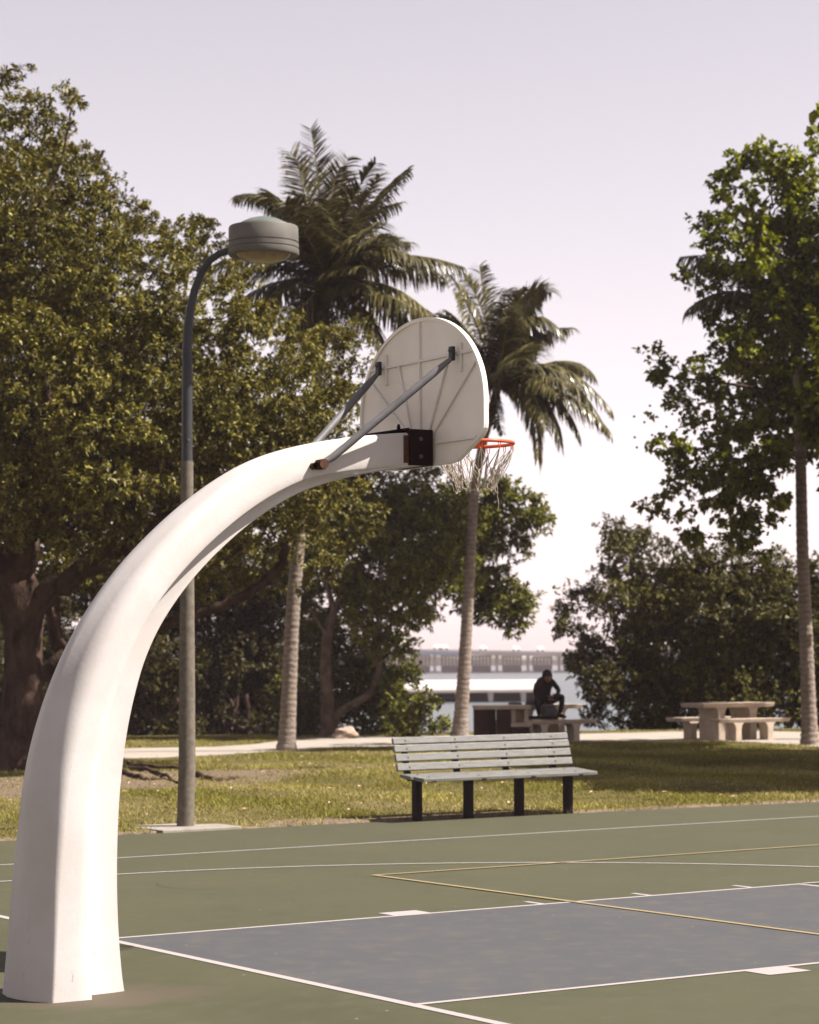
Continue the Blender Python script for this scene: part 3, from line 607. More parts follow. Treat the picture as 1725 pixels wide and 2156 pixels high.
def palm(label,trunk_px,Y,r0,r1,fr,seed,scale=1.0,crownpx=None):
    g=ground(*trunk_px[0]) if Y is None else at(*trunk_px[0],Y); Y=g[1]
    T=empty('coconut_palm',tuple(g),label,'palm tree','coconut palms on the shore lawn')
    pts=[at(x,y,Y) for x,y in trunk_px]; N=len(pts)
    # resample smooth with flared foot and fine ring scars
    out=[]; 
    for i in range(N-1):
        p0=pts[max(i-1,0)];p1=pts[i];p2=pts[i+1];p3=pts[min(i+2,N-1)]
        n_=max(6,int(np.linalg.norm(p2-p1)/.05))
        for k in range(n_):
            t=k/n_; out.append(.5*((2*p1)+(-p0+p2)*t+(2*p0-5*p1+4*p2-p3)*t*t+(-p0+3*p1-3*p2+p3)*t**3))
    out.append(pts[-1]); n_=len(out); rad=[]; rr=random.Random(seed)
    for i,o_ in enumerate(out):
        f=i/(n_-1); r=r0+(r1-r0)*min(1,f*1.3); r+=.45*r0*math.exp(-f*n_*.05/.35)
        r*=1+(.045 if i%3==0 else -.015)+rr.uniform(-.02,.02); rad.append(r)
    out[0]=out[0]-np.array([0,0,.1])
    sm(MB().tube(out,rad,14).build('trunk',M['palm'],T),True)
    rj=random.Random(seed*7)
    fr=list(fr)+[(c,(m_[0]+rj.uniform(-28,28),m_[1]+rj.uniform(-10,30)),(t_[0]+rj.uniform(-38,30)+(c[0]-t_[0])*.12,t_[1]+rj.uniform(-10,45)),dy_+rj.uniform(-.8,.8),(sd[0]+rj.uniform(-.3,.3),sd[1],rj.uniform(-.15,.15)),ll_*rj.uniform(.85,1.1),dr_*rj.uniform(.8,1.3)) for c,m_,t_,dy_,sd,ll_,dr_ in fr if t_[1]>c[1]-300]
    for k,(c,mid,tip,dy,side,ll,dr) in enumerate(fr):
        dm=dy; p0=at(*c,Y); p1=at(*mid,Y+dm*.5); p2=at(*tip,Y+dm)
        frond(T,(p0,p1,p2),seed*50+k,llen=ll*1.08,droop=dr*(.75 if tip[1]<c[1]-190 else 1.1),side=side,nl=76,w=.034)
    return T
c=(684,600)
fr1=[(c,(678,400),(655,272),.3,(1,0,0),.50,.10),(c,(665,420),(612,318),-.5,(.8,.6,0),.62,.45),(c,(700,420),(735,330),.8,(1,.3,0),.55,.35),(c,(720,430),(790,345),-.6,(.6,.8,0),.62,.6),(c,(760,450),(862,362),.3,(.2,1,0),.55,.8),
 (c,(600,380),(500,412),.2,(.1,1,0),.62,1.0),(c,(640,440),(520,490),1.2,(.2,1,0),.62,1.0),(c,(760,480),(880,545),-.8,(0,1,0),.75,1.0),(c,(800,500),(970,560),.4,(0,1,0),.80,1.2),(c,(830,560),(930,690),-1.0,(.1,1,0),.85,1.2),(c,(780,590),(905,668),-1.6,(.1,1,.1),.75,1.1),
 (c,(740,610),(800,720),-1.4,(.5,.8,0),.7,1.0),(c,(560,500),(445,560),-.6,(0,1,0),.80,1.1),(c,(600,560),(480,650),.8,(.2,1,0),.7,1.0),(c,(650,620),(600,700),-.8,(.7,.7,0),.6,.8),(c,(640,520),(580,520),-1.8,(.8,.4,0),.75,.8),(c,(730,520),(800,470),-1.8,(.7,.6,0),.75,.8),(c,(690,500),(690,420),-1.6,(1,0,0),.8,.5),(c,(720,470),(840,430),1.0,(.3,1,0),.6,.7),(c,(650,450),(560,400),1.2,(.4,1,0),.6,.7),(c,(700,640),(720,740),-.6,(.9,.3,0),.5,.6),(c,(660,650),(640,740),.3,(.9,.3,0),.5,.6),
 (c,(745,500),(860,510),.9,(.2,1,0),.7,.9),(c,(700,460),(760,400),1.6,(.8,.5,0),.6,.5),(c,(640,470),(600,430),-1.0,(.8,.5,0),.6,.5),(c,(670,550),(640,480),-2,(1,.3,0),.7,.5),(c,(710,560),(760,560),-2.2,(.9,.3,0),.7,.8)]
palm('tall coconut palm rising above the lamp head, trunk foot beside the path',[(603,1582),(608,1480),(616,1300),(628,1150),(638,1050),(660,850),(680,700),(684,600)],None,.155,.11,fr1,3)
c=(1048,815)
fr2=[(c,(1000,640),(945,575),-.3,(.3,1,0),.62,.9),(c,(980,700),(880,640),.5,(.2,1,0),.7,1.0),(c,(1020,640),(1010,560),.6,(1,.3,0),.5,.5),(c,(1070,640),(1110,610),-.6,(.8,.6,0),.65,.9),(c,(1100,600),(1185,700),.2,(.2,1,0),.75,1.1),(c,(1080,600),(1160,615),1.0,(.3,1,0),.7,1.0),(c,(1160,700),(1285,860),.3,(.1,1,0),.75,1.2),(c,(1200,720),(1250,790),1.2,(.1,1,0),.7,1.1),(c,(1180,780),(1282,905),-.7,(.1,1,0),.75,1.2),(c,(1150,780),(1180,930),-.9,(.3,.9,0),.8,1.1),(c,(1110,800),(1140,880),-1.3,(.6,.7,0),.6,.9),(c,(1090,740),(1130,720),-1.7,(.7,.6,0),.75,.8),(c,(1050,700),(1060,640),-1.5,(1,.2,0),.75,.6),(c,(1010,740),(960,760),-1.4,(.6,.7,0),.7,.9),(c,(1020,780),(930,800),.6,(.2,1,0),.7,1.0),(c,(1100,690),(1200,690),.9,(.2,1,0),.7,1.0),(c,(1000,680),(925,660),1.2,(.3,1,0),.6,.9),(c,(1060,720),(1120,660),1.5,(.7,.7,0),.65,.6),(c,(1040,850),(1045,900),-.3,(1,.2,0),.25,.5),(c,(1120,760),(1220,820),-1.4,(.2,1,0),.75,1.1)]
palm('coconut palm with drooping crown behind the basketball backboard',[(968,1552),(975,1450),(984,1300),(992,1150),(1000,1030),(1018,930),(1035,870),(1048,815)],None,.16,.10,fr2,5)
c=(1678,690)
fr3=[(c,(1590,520),(1440,540),.2,(.1,1,0),.7,1.1),(c,(1560,560),(1450,650),-.2,(.1,1,0),.7,1.1),(c,(1620,500),(1540,450),.6,(.5,1,0),.6,.8),(c,(1680,520),(1690,420),0,(1,0,0),.6,.3),(c,(1740,520),(1830,520),0,(.2,1,0),.7,1),(c,(1760,600),(1870,720),.3,(.1,1,0),.7,1.1),(c,(1600,620),(1530,760),.7,(.2,1,0),.7,1),(c,(1700,700),(1780,800),.4,(.3,1,0),.7,1)]
palm('coconut palm at the right edge, its crown buried in the broad-leaved tree',[(1706,1570),(1702,1450),(1696,1300),(1690,1150),(1687,1000),(1683,850),(1678,690)],None,.145,.10,fr3,8)

# ------------------------------------------------------------------ lawn details: roots, soil
for k,(a_,b_,c_) in enumerate([((265,1625),(320,1637),(375,1655)),((262,1640),(300,1650),(345,1648)),((415,1640),(450,1648),(500,1642)),((270,1612),(330,1622),(400,1628))]):
    P=[ground(*a_),ground(*b_),ground(*c_)]; P=[np.array([p[0],p[1],float(lawn_z(np.array(p[0]),np.array(p[1])))+.03]) for p in P]
    mb=MB(); limb(mb,P,.05,.02,seed=k,wob=.3,n=7); o=sm(mb.build('surface_root',M['bark']),True)
    tag(o,['thick bare root snaking through soil just left of the lamp post','short root in the soil beside the white post','thin root in the grass just right of the lamp post','upper bare root in the soil near the footpath'][k],'root','roots on the lawn')
# fallen palm leaves / litter
r_=random.Random(12); mb=MB()
for k in range(260):
    Y=r_.uniform(25,44); X=r_.uniform(-.17,.17)*Y; u,v=w2c(X,Y)
    if v<edge_v(u)+.1: continue
    z=float(lawn_z(np.array(X),np.array(Y)))+.03; a=r_.uniform(0,6.28); s=r_.uniform(.02,.055)
    mb.add([(X-s*math.cos(a),Y-s*math.sin(a),z),(X+s*.4*math.sin(a),Y-s*.4*math.cos(a),z+.012),(X+s*math.cos(a),Y+s*math.sin(a),z+.01),(X-s*.4*math.sin(a),Y+s*.4*math.cos(a),z+.02)],[(0,1,2,3)])
M['litter']=pmat('fallen_leaf',(.42,.30,.20),(.25,.16,.10),3,.8,0)
tag(mb.build('fallen_leaves',M['litter']),kind='stuff')
# rock by the centre tree
def rock(name,c,r,seed,lab):
    bm=bmesh.new(); bmesh.ops.create_icosphere(bm,subdivisions=3,radius=1)
    rr=np.random.default_rng(seed); ph=rr.uniform(0,6,9)
    for v in bm.verts:
        p=v.co; k=1+.18*math.sin(3*p.x+ph[0])*math.sin(4*p.y+ph[1])+.12*math.sin(7*p.z+ph[2]+3*p.x)+rr.uniform(-.05,.05); v.co=Vector((p.x*r[0]*k,p.y*r[1]*k,p.z*r[2]*k))
    me=bpy.data.meshes.new(name); bm.to_mesh(me); bm.free(); o=bpy.data.objects.new(name,me); COL.objects.link(o); o.location=c; me.materials.append(M['rockm']); sm(o,True,45)
    return tag(o,lab,'rock')
M['rockm']=pmat('pale_coral_rock',(.34,.26,.20),(.16,.11,.08),9,.95,.8,30,bd=.03)
q=ground(727,1556); rock('shore_rock',tuple(q+[0,0,.08]),(.30,.25,.20),3,'pale brown boulder at the foot of the forked tree by the water')
# dark park notice stand
q=ground(630,1553); T=empty('notice_stand',tuple(q),'dark notice stand on one post in the shade between the ringed palm and forked tree','sign')
mb=MB().box((q[0],q[1],q[2]+.48),(.07,.07,.96)); mb.build('post',M['black'],T,bevel=.005)
mb=MB().box((q[0]+.12,q[1],q[2]+.98),(.50,.36,.14)); mb.build('panel',M['black'],T,bevel=.01)

# ------------------------------------------------------------------ basketball post
VC=-.04
org=c2w(-1.1,VC); T=empty('basketball_hoop_post',tuple(org),'white gooseneck basketball post with fan-shaped backboard and orange rim','basketball hoop')
outer=[(-1.425,-.12),(-1.415,-.05),(-1.388,.316),(-1.369,.572),(-1.344,.751),(-1.300,1.06),(-1.253,1.267),(-1.190,1.474),(-1.10,1.736),(-.985,1.97),(-.865,2.157),(-.755,2.30),(-.59,2.467),(-.45,2.59),(-.32,2.69),(-.21,2.765),(-.09,2.838),(.07,2.912),(.25,2.970),(.46,3.018),(.684,3.056),(.90,3.083),(1.15,3.10)]
inner=[(-.79,-.12),(-.812,-.05),(-.842,.25),(-.853,.50),(-.853,.72),(-.842,1.0),(-.814,1.26),(-.776,1.469),(-.704,1.73),(-.617,1.915),(-.52,2.06),(-.40,2.205),(-.27,2.335),(-.07,2.503),(.12,2.63),(.31,2.727),(.56,2.803),(.82,2.858),(1.15,2.90)]
def resample(P,n):
    P=np.array(P); d=np.r_[0,np.cumsum(np.linalg.norm(np.diff(P,axis=0),axis=1))]; 
    # smooth spline through chordal parameter
    s=np.linspace(0,1,n)*d[-1]; Q=np.stack([np.interp(s,d,P[:,0]),np.interp(s,d,P[:,1])],1)
    for _ in range(6): Q[1:-1]=(Q[:-2]+2*Q[1:-1]+Q[2:])/4
    return Q
NR=90; O=resample(outer,NR); I=resample(inner,NR); I[:,0]-=.022*np.linspace(1,0,NR)**.8
V=[];F=[];ns=None
for i in range(NR):
    s=i/(NR-1); h=s
    w_=.262-.112*min(1,s*1.1); fr=np.interp(s,[0,.25,.6,.8,.93,1],[.47,.50,.66,.74,.95,1.0]); web=np.interp(s,[0,.5,.8,.93,1],[.095,.085,.09,.14,.15]); web=min(web,w_)
    rr_=np.interp(s,[0,.12,.4,.8,1],[.028,.055,.13,.06,.025])*1.0
    d=I[i]-O[i]; D=np.linalg.norm(d); dn=d/D
    rr_=min(rr_,w_*.9); ra=min(rr_*.8,D*.3); fa=fr*D; fa=min(fa,D-.012)
    half=[]
    ad_=.05*(1-s); half.append((-ad_,0)); half.append((-ad_*.8,(w_-rr_)*.5))
    for k in range(6):
        a=math.pi/2*k/5; half.append((ra*(1-math.cos(a)),w_-rr_+rr_*math.sin(a)))
    half.append((fa*.6+ra*.4,w_)); half.append((fa-.014,w_))
    half.append((fa-.004,w_-.005)); half.append((fa+.0,w_-.015 if w_-.015>web else web))
    half.append((min(fa+.02,D-.010),web+.018 if web+.018<w_-.015 else web)); half.append((min(fa+.05,D-.008),web)); half.append((D-.006,web)); half.append((D,web-.012)); half.append((D,0))
    ring=[(a,b) for a,b in half]+[(a,-b) for a,b in half[-2:0:-1]]
    ns=len(ring)
    for a,b in ring:
        kk=1-a/D; u,z=O[i]+dn*(a-.055*math.exp(-((s-.35)/.15)**2)*kk); u=u+(.045*(1-s)**3-.13*b*(1-s)**2)*max(0,min(1,kk))
        jg=0
        V.append(c2w(u,VC+b,z))
for i in range(NR-1):
    for k in range(ns): F.append((i*ns+k,i*ns+(k+1)%ns,(i+1)*ns+(k+1)%ns,(i+1)*ns+k))
F.append(tuple(range(ns))[::-1]); F.append(tuple((NR-1)*ns+k for k in range(ns)))
post=MB().add(V,F).build('post',M['pole'],T); sm(post,True,38)
# rust band at the arm end
mb=MB(); 
for s in (-1,):
    mb.cbox(.955,.993,VC-.1525,VC-.149,2.905,3.07)
mb.build('rust_band',M['rust'],T)
# bracket
mb=MB(); mb.cbox(.99,1.155,VC-.165,VC+.165,2.893,3.108); mb.build('bracket',M['black'],T,bevel=.004)
mb=MB(); P=[c2w(u,v,z) for u,v,z in ((.80,VC+.12,3.079),(.995,VC-.155,3.104),(.995,VC+.155,3.104),(.80,VC+.12,3.087),(.995,VC-.155,3.116),(.995,VC+.155,3.116))]
mb.add(P,[(0,1,2),(3,5,4),(0,3,4,1),(1,4,5,2),(2,5,3,0)]); mb.build('bracket_wing',M['black'],T)
def bolt(c,ax,r,h,parent,name='bolt',m='steel'):
    c=np.array(c);ax=np.array(ax)/np.linalg.norm(ax); return MB().tube([c,c+ax*h*.6,c+ax*h],[r,r,r*.6],8).build(name,M[m],parent,smooth=40)
wv=(c2w(0,1)-c2w(0,0)); wu=(c2w(1,0)-c2w(0,0))
for z in (3.05,2.945): bolt(c2w(1.065,VC-.166,z),-wv,.013,.014,T)
bolt(c2w(.985,VC-.05,3.10),(0,0,1),.011,.045,T,m='black')
# backboard
half=[(0,3.80)]
for k in range(1,19):
    a=math.pi/2*k/18; half.append((.69*math.sin(a),3.25+.55*math.cos(a)))
half+=[(.69,3.16)]
for k in range(0,5):
    a=R(60)*k/4; half.append((.69-.11+.11*math.cos(a),3.10-.09*math.sin(a)))
half+=[(.40,2.905),(.30,2.896)]
outl=[(v,z) for v,z in half]+[(-v,z) for v,z in half[::-1][:-1]]
outl=[(VC+v*1.0,z) for v,z in outl]
UB=1.165; TB=.034
mb=MB(); n_=len(outl)
mb.prism([c2w(UB+.012,v,z) for v,z in outl],np.zeros(3),wu*(TB-.012))
brd=mb.build('backboard',M['board'],T,bevel=.003)
# turned back lip of the fan board
mb=MB(); cz=3.3
inn=[(VC+(v-VC)*.968,cz+(z-cz)*.962) for v,z in outl]
A_=[c2w(UB,v,z) for v,z in outl]+[c2w(UB,v,z) for v,z in inn]+[c2w(UB+.0115,v,z) for v,z in outl]+[c2w(UB+.0115,v,z) for v,z in inn]
f=[]
for i in range(n_):
    j=(i+1)%n_; f+=[(i,j,n_+j,n_+i),(i,j,2*n_+j,2*n_+i),(n_+i,n_+j,3*n_+j,3*n_+i)]
mb.add(A_,f); mb.build('rim_lip',M['board'],brd)
ribs=[((-.0,3.115),(-.0,3.78)),((.10,3.11),(.235,3.54)),((-.10,3.11),(-.32,3.535)),((.155,3.12),(.55,3.46)),((-.155,3.10),(-.60,3.47)),((-.58,3.54),(.56,3.54)),((-.60,3.03),(-.17,3.03)),((.17,3.03),(.60,3.03)),((-.45,3.43),(-.45,3.60)),((.38,3.43),(.38,3.62))]
for a,b in ribs:
    p=np.array(a);q=np.array(b);d=(q-p)/np.linalg.norm(q-p);nn=np.array([-d[1],d[0]])*.009
    pr=[p-nn,q-nn*.8,q+nn*.8,p+nn]
    MB().prism([c2w(UB+.0119,VC+x,z) for x,z in pr],-wu*.016,np.zeros(3)).build('rib',M['board'],brd,bevel=.002,seg=1)
# struts
for s,(vb,zb) in ((-1,(-.40,3.545)),(1,(.42,3.545))):
    a=c2w(.36,VC+s*.185,2.872); a1=c2w(.44,VC+s*.195,2.915); e=c2w(1.035,VC+vb*.93,3.425); e1=c2w(1.13,VC+vb,3.505)
    st=MB().tube([a,a1,a1+(e-a1)*.33,a1+(e-a1)*.66,e,(e*.6+e1*.4),e1],[.016,.0225,.0225,.0225,.0225,.019,.014],14).build('strut',M['strut'],T,smooth=50)
    MB().cbox(1.125,1.150,VC+vb-.020,VC+vb+.020,3.495,3.58).build('foot_plate',M['darkpole'],st,bevel=.004)
    bolt(c2w(1.125,VC+vb,3.555),-wu,.011,.012,st)
    # clamp on the arm
MB().tube([c2w(.375,VC-.215,2.875),c2w(.375,VC-.15,2.875)],.030,12).build('clamp_sleeve',M['rust'],T,smooth=40)
mb=MB(); mb.tube([c2w(.325,VC-.20,2.862),c2w(.325,VC-.150,2.862)],[.020,.020],12,cap=False); mb.tube([c2w(.325,VC-.20,2.862),c2w(.325,VC-.150,2.862)],[.013,.013],12,cap=False); mb.build('pipe_end',M['rust'],T,smooth=40)
MB().cbox(.345,.40,VC-.20,VC-.152,2.845,2.90).build('clamp_block',M['rust'],T,bevel=.008)
# rim and net
RC=np.array([1.565,VC]); RZ=3.055; RR=.2286
def rimpt(a,r,z): return c2w(RC[0]+r*math.cos(a),RC[1]+r*math.sin(a),z)
mb=MB(); pts=[rimpt(2*math.pi*k/64,RR+.009,RZ) for k in range(65)]; mb.tube(pts,.0105,12,cap=False); rim=mb.build('rim',M['rim'],T,smooth=60)
mb=MB(); P=[]
for s in (-1,1):
    pr=[(1.212,s*.075,RZ+.006),(1.212,s*.075,RZ-.085),(RC[0]-.07,s*.205,RZ-.042),(RC[0]-.07,s*.215,RZ+.004)]
    mb.prism([c2w(u,VC+v,z) for u,v,z in pr],-wv*.0025,wv*.0025)
mb.cbox(1.211,1.219,VC-.09,VC+.09,RZ-.09,RZ+.02); mb.cbox(1.219,RC[0]-.2,VC-.07,VC+.07,RZ+.001,RZ+.006)
mb.build('rim_bracket',M['rim'],rim,bevel=.0015,seg=1)
# second lower ring of the double rim and the hooks
hooks=[R(-85+30*k) for k in range(12)]
for a in hooks:
    p=[rimpt(a-.04,RR+.009,RZ-.004),rimpt(a-.03,RR+.009,RZ-.040),rimpt(a,RR+.009,RZ-.046),rimpt(a+.03,RR+.009,RZ-.040),rimpt(a+.04,RR+.009,RZ-.004)]
    MB().tube(p,.0025,6).build('net_hook',M['rim'],rim)
nr=random.Random(4)
mb=MB()
def strand(p,q,r=.0022,sagv=.012,n=6):
    p=np.array(p);q=np.array(q); o=np.array([nr.uniform(-1,1),nr.uniform(-1,1),-.5])*sagv
    mb.tube([p*(1-t)+q*t+o*math.sin(math.pi*t) for t in np.linspace(0,1,n)],r,5)
kn=[]
for i,a in enumerate(hooks):
    am=a+R(15)+nr.uniform(-.06,.06); kn.append((am,RR*.72+nr.uniform(-.015,.015),RZ-.145+nr.uniform(-.02,.02)))
for i,a in enumerate(hooks):
    h=rimpt(a,RR+.009,RZ-.045)
    for k in (i,(i-1)%12):
        am,r_,z_=kn[k]
        strand(h,rimpt(am+nr.uniform(-.03,.03),r_,z_),.0024,.014)
        if nr.random()<.6: strand(h,rimpt(am+nr.uniform(-.06,.06),r_*.96,z_-.03),.0022,.02)
    for _ in range(2):
        b=a+nr.uniform(-.2,.2); strand(h,rimpt(b,RR*.6,RZ-.24+nr.uniform(-.03,.02)),.0024,.02)
bot=[]
for i,(am,r_,z_) in enumerate(kn):
    for _ in range(4):
        b=am+nr.uniform(-.30,.30); zb=RZ-.265+nr.uniform(-.03,.02); rb=RR*.52+nr.uniform(-.015,.02)
        strand(rimpt(am+nr.uniform(-.04,.04),r_,z_+nr.uniform(-.02,.02)),rimpt(b,rb,zb),.0023,.012); bot.append((b,rb,zb))
        # tied loop at the bottom
        if nr.random()<.5: strand(rimpt(b,rb,zb),rimpt(b+.08,rb+.01,zb-.022),.0024,.01,4); strand(rimpt(b+.08,rb+.01,zb-.022),rimpt(b+.12,rb,zb+.02),.0024,.01,4)
    # knots
    mb.tube([rimpt(am,r_,z_+.012),rimpt(am,r_,z_),rimpt(am,r_*.97,z_-.016)],[.004,.007,.004],6)
    mb.tube([rimpt(am+.02,r_*.9,z_-.04),rimpt(am,r_*.84,z_-.07)],[.006,.006],6)
bot.sort()
for i in range(len(bot)):
    j=(i+1)%len(bot); 
    if abs(bot[j][0]-bot[i][0])<.5: strand(rimpt(*bot[i]),rimpt(*bot[j]),.0022,.008,4)
# one loose thread
p=rimpt(R(-25),RR*.6,RZ-.25); pts=[p]
for k in range(12): pts.append(pts[-1]+np.array([nr.uniform(-.005,.006),0,-.0135]))
mb.tube(pts,.0022,5)
mb.build('net',M['net'],T)

# ------------------------------------------------------------------ lamp post
q=c2w(4.96,10.45); T=empty('lamp_post',tuple(q),'tall curved lamp post with drum-shaped grey head standing on a concrete pad','street lamp')
bx,by=q[0],q[1]
def lp(x,y): return at(x,y,q[1])
MB().tube([q+[0,0,-.05],lp(394,1600),lp(394,1300),lp(394,971)],[.092,.089,.078,.0655],24).build('concrete_post',M['concpole'],T,smooth=60)
pts=[lp(394,972),lp(394,900),lp(394,800),lp(394,740),lp(396,690),lp(401,650),lp(410,610),lp(424,575),lp(442,548),lp(462,534),lp(484,527),lp(510,524)]
MB().tube(pts,[.0575,.057,.056,.053,.049,.045,.043,.041,.040,.039,.038,.038],20).build('metal_post',M['darkpole'],T,smooth=60)
bolt(lp(396,928)+np.array([0.01,-.058,0]),(0,-1,0),.012,.02,T); bolt(lp(405,940)+np.array([0,0,0]),(1,0,0),.010,.02,T)
hc=lp(555,505); 
prof=[(0,.215),(.10,.212),(.20,.195),(.285,.165),(.29,.150),(.362,.140),(.371,.125),(.373,-.03),(.366,-.034),(.366,-.042),(.375,-.046),(.376,-.09),(.369,-.094),(.369,-.102),(.378,-.106),(.380,-.150),(.372,-.168),(.350,-.172),(.31,-.165),(.295,-.15)]
hd=MB().lathe([(r,z) for r,z in prof[4:]]+[(.29,.12),(.29,.15)],tuple(hc),64).build('lamp_head',M['lamp'],T,smooth=35)
MB().lathe([(0,.248),(.08,.243),(.16,.222),(.23,.190),(.285,.160),(.292,.145)],tuple(hc),48).build('cap',M['lamptop'],hd,smooth=50)
MB().lathe([(.296,-.155),(.28,-.175),(.24,-.205),(.17,-.232),(.09,-.248),(0,-.252)],tuple(hc),48).build('lens',M['lens'],hd,smooth=50)
pd=MB(); pd.cbox(4.48,5.40,10.02,10.90,-.08,.030); pd=pd.build('concrete_pad',M['pad'],bevel=.01); tag(pd,kind='structure')

# ------------------------------------------------------------------ park bench
q=c2w(8.47,9.75); T=empty('park_bench',tuple(q),'grey slatted park bench on four dark legs at the court edge','bench')
def slat(v0,z0,v1,z1,th,u0=7.30,u1=9.655,lab=None):
    a=np.array([v0,z0]);b=np.array([v1,z1]);d=(b-a)/np.linalg.norm(b-a);nn=np.array([d[1],-d[0]])  # toward -v / up
    if nn[0]>0: nn=-nn
    if abs(d[0])>.8: nn=np.array([0,1.]) if True else nn
    pr=[a,b,b-nn*th,a-nn*th]
    o=MB().prism([c2w(u0,v,z) for v,z in pr],np.zeros(3),wu*(u1-u0)).build('slat',M['slat'],T,bevel=.006)
    mid=(a+b)/2
    for ub in (7.46,8.11,8.77,9.42):
        bolt(c2w(ub,*mid),c2w(0,nn[0],nn[1])-c2w(0,0,0),.013,.006,o)
    return o
bk=[(.895,.828),(.816,.742),(.720,.643),(.618,.542)]
for zt,zb in bk:
    f=lambda z: 9.955+(z-.5)*.30
    slat(f(zb),zb,f(zt),zt,.038)
slat(9.72,.488,9.93,.505,.04,7.30,9.655); 
slat(9.50,.470,9.705,.486,.04,7.31+.02,9.655)
for k,uu in enumerate((7.46,8.11,8.77,9.42)):
    vv=9.86-.075*(uu-7.46)*.6
    lg=MB(); lg.cbox(uu-.038,uu+.038,vv-.07,vv+.03,-.08,.43); lg.build('leg',M['bleg'],T,bevel=.005)
    ar=MB(); ar.cbox(uu-.032,uu+.032,9.50,9.99,.425,.452)
    pr=[(9.975,.44),(10.035,.44),(10.135,.88),(10.10,.88)]
    ar.prism([c2w(uu-.03,v+.012,z) for v,z in pr],np.zeros(3),wu*.06); ar.build('support_arm',M['bleg'],T,bevel=.003)

# ------------------------------------------------------------------ concrete picnic tables
def picnic(label,c,rz,m,mt=None,L=2.3,twoB=(True,True)):
    T=empty('picnic_table',tuple(c),label,'picnic table'); T.rotation_euler=(0,0,0)
    cs,sn=math.cos(rz),math.sin(rz)
    def P(x,y,z): return (c[0]+x*cs-y*sn,c[1]+x*sn+y*cs,c[2]+z)
    def slab(name,x0,x1,y0,y1,z0,z1,par=T):
        b=.03; pr=[]
        mb=MB(); mb.hexa([P(x0+b,y0+b,z0),P(x1-b,y0+b,z0),P(x1-b,y1-b,z0),P(x0+b,y1-b,z0),P(x0,y0,z1),P(x1,y0,z1),P(x1,y1,z1),P(x0,y1,z1)]); return mb.build(name,mt or m,par,bevel=.012)
    def ped(name,x,y0,y1,h,w=.17,fl=.10):
        # T-profile pedestal: flared head, profile in x-z extruded along y
        pr=[(-w/2,0),(w/2,0),(w/2,h-.14)]+[(w/2+fl*(1-math.cos(a)),h-.14+.14*math.sin(a)*1.0) for a in (R(30),R(60),R(90))]+[(-w/2-fl*(1-math.cos(a)),h-.14+.14*math.sin(a)) for a in (R(90),R(60),R(30))]+[(-w/2,h-.14)]
        mb=MB(); n=len(pr); A=[P(x+a,y0,b-.02) for a,b in pr]; B=[P(x+a,y1,b-.02) for a,b in pr]
        mb.add(A+B,[tuple(range(n))[::-1],tuple(range(n,2*n))]+[(i,(i+1)%n,(i+1)%n+n,i+n) for i in range(n)])
        return mb.build(name,m,T,bevel=.01)
    slab('tabletop',-L/2,L/2,-.40,.40,.67,.76)
    for s in (-1,1): ped('pedestal',s*L*.22,-.33,.33,.69)
    for k,s in enumerate((-1,1)):
        if not twoB[k]: continue
        slab('bench_seat',-L/2,L/2,s*.74-.17,s*.74+.17,.37,.45)
        for t in (-1,1): ped('bench_support',t*L*.22,s*.74-.14,s*.74+.14,.39,.15,.09)
    return T
M['tableshade']=M['table']
q=np.array([6.62,50.0,gz(6.62)+.015]); picnic('beige concrete picnic table with two benches on the pale pad at the right',q,R(31),M['table'],L=1.9)
q1=np.array([2.66,50.45,gz(3)+.015]); picnic('beige concrete picnic table on which the person in black sits',q1,R(31),M['table'],L=1.85)
# table with shade-brown sides seen end-on in front-left of it
q2=np.array([2.05,49.6,gz(2)+.015])
T=empty('picnic_table',tuple(q2),'boxy picnic table with shaded brown sides and pale top, left of the seated person behind the bench','picnic table')
def bb(name,x0,x1,y0,y1,z0,z1,m,bev=.012):
    return MB().hexa([(q2[0]+x,q2[1]+y,q2[2]+z) for z in (z0,z1) for x,y in ((x0,y0),(x1,y0),(x1,y1),(x0,y1))]).build(name,M[m],T,bevel=bev)
bb('tabletop',-.76,.42,-.48,.55,.69,.765,'table'); bb('end_panel',-.745,-.45,-.45,-.22,0,.688,'table2'); bb('end_panel',-.448,-.292,-.22,0,0,.688,'table2'); bb('end_panel',-.29,.0,-.47,-.30,0,.688,'table2'); bb('bench_support',.003,.39,-.47,-.30,0,.325,'table2')
bb('pedestal',.01,.10,-.40,.3,.42,.688,'table'); bb('pedestal',.28,.37,-.40,.3,.42,.688,'table'); bb('bench_seat',.003,.43,-.50,.3,.328,.417,'table'); bb('end_panel',-.74,-.66,-.20,.5,0,.688,'table2')
# second bench in front of the seated person
q3=np.array([3.42,49.75,gz(3.4)+.015])
# small things round the person
def P1(x,y,Y): return at(x,y,Y)
b=P1(1116,1542,49.6); mb=MB().lathe([(0,0),(.05,0),(.06,.13),(.055,.13),(.05,.02),(0,.02)],(b[0],b[1],b[2]),16); M['whitep']=pmat('white_plastic',(.7,.68,.62),(.6,.57,.5),5,.5,0)
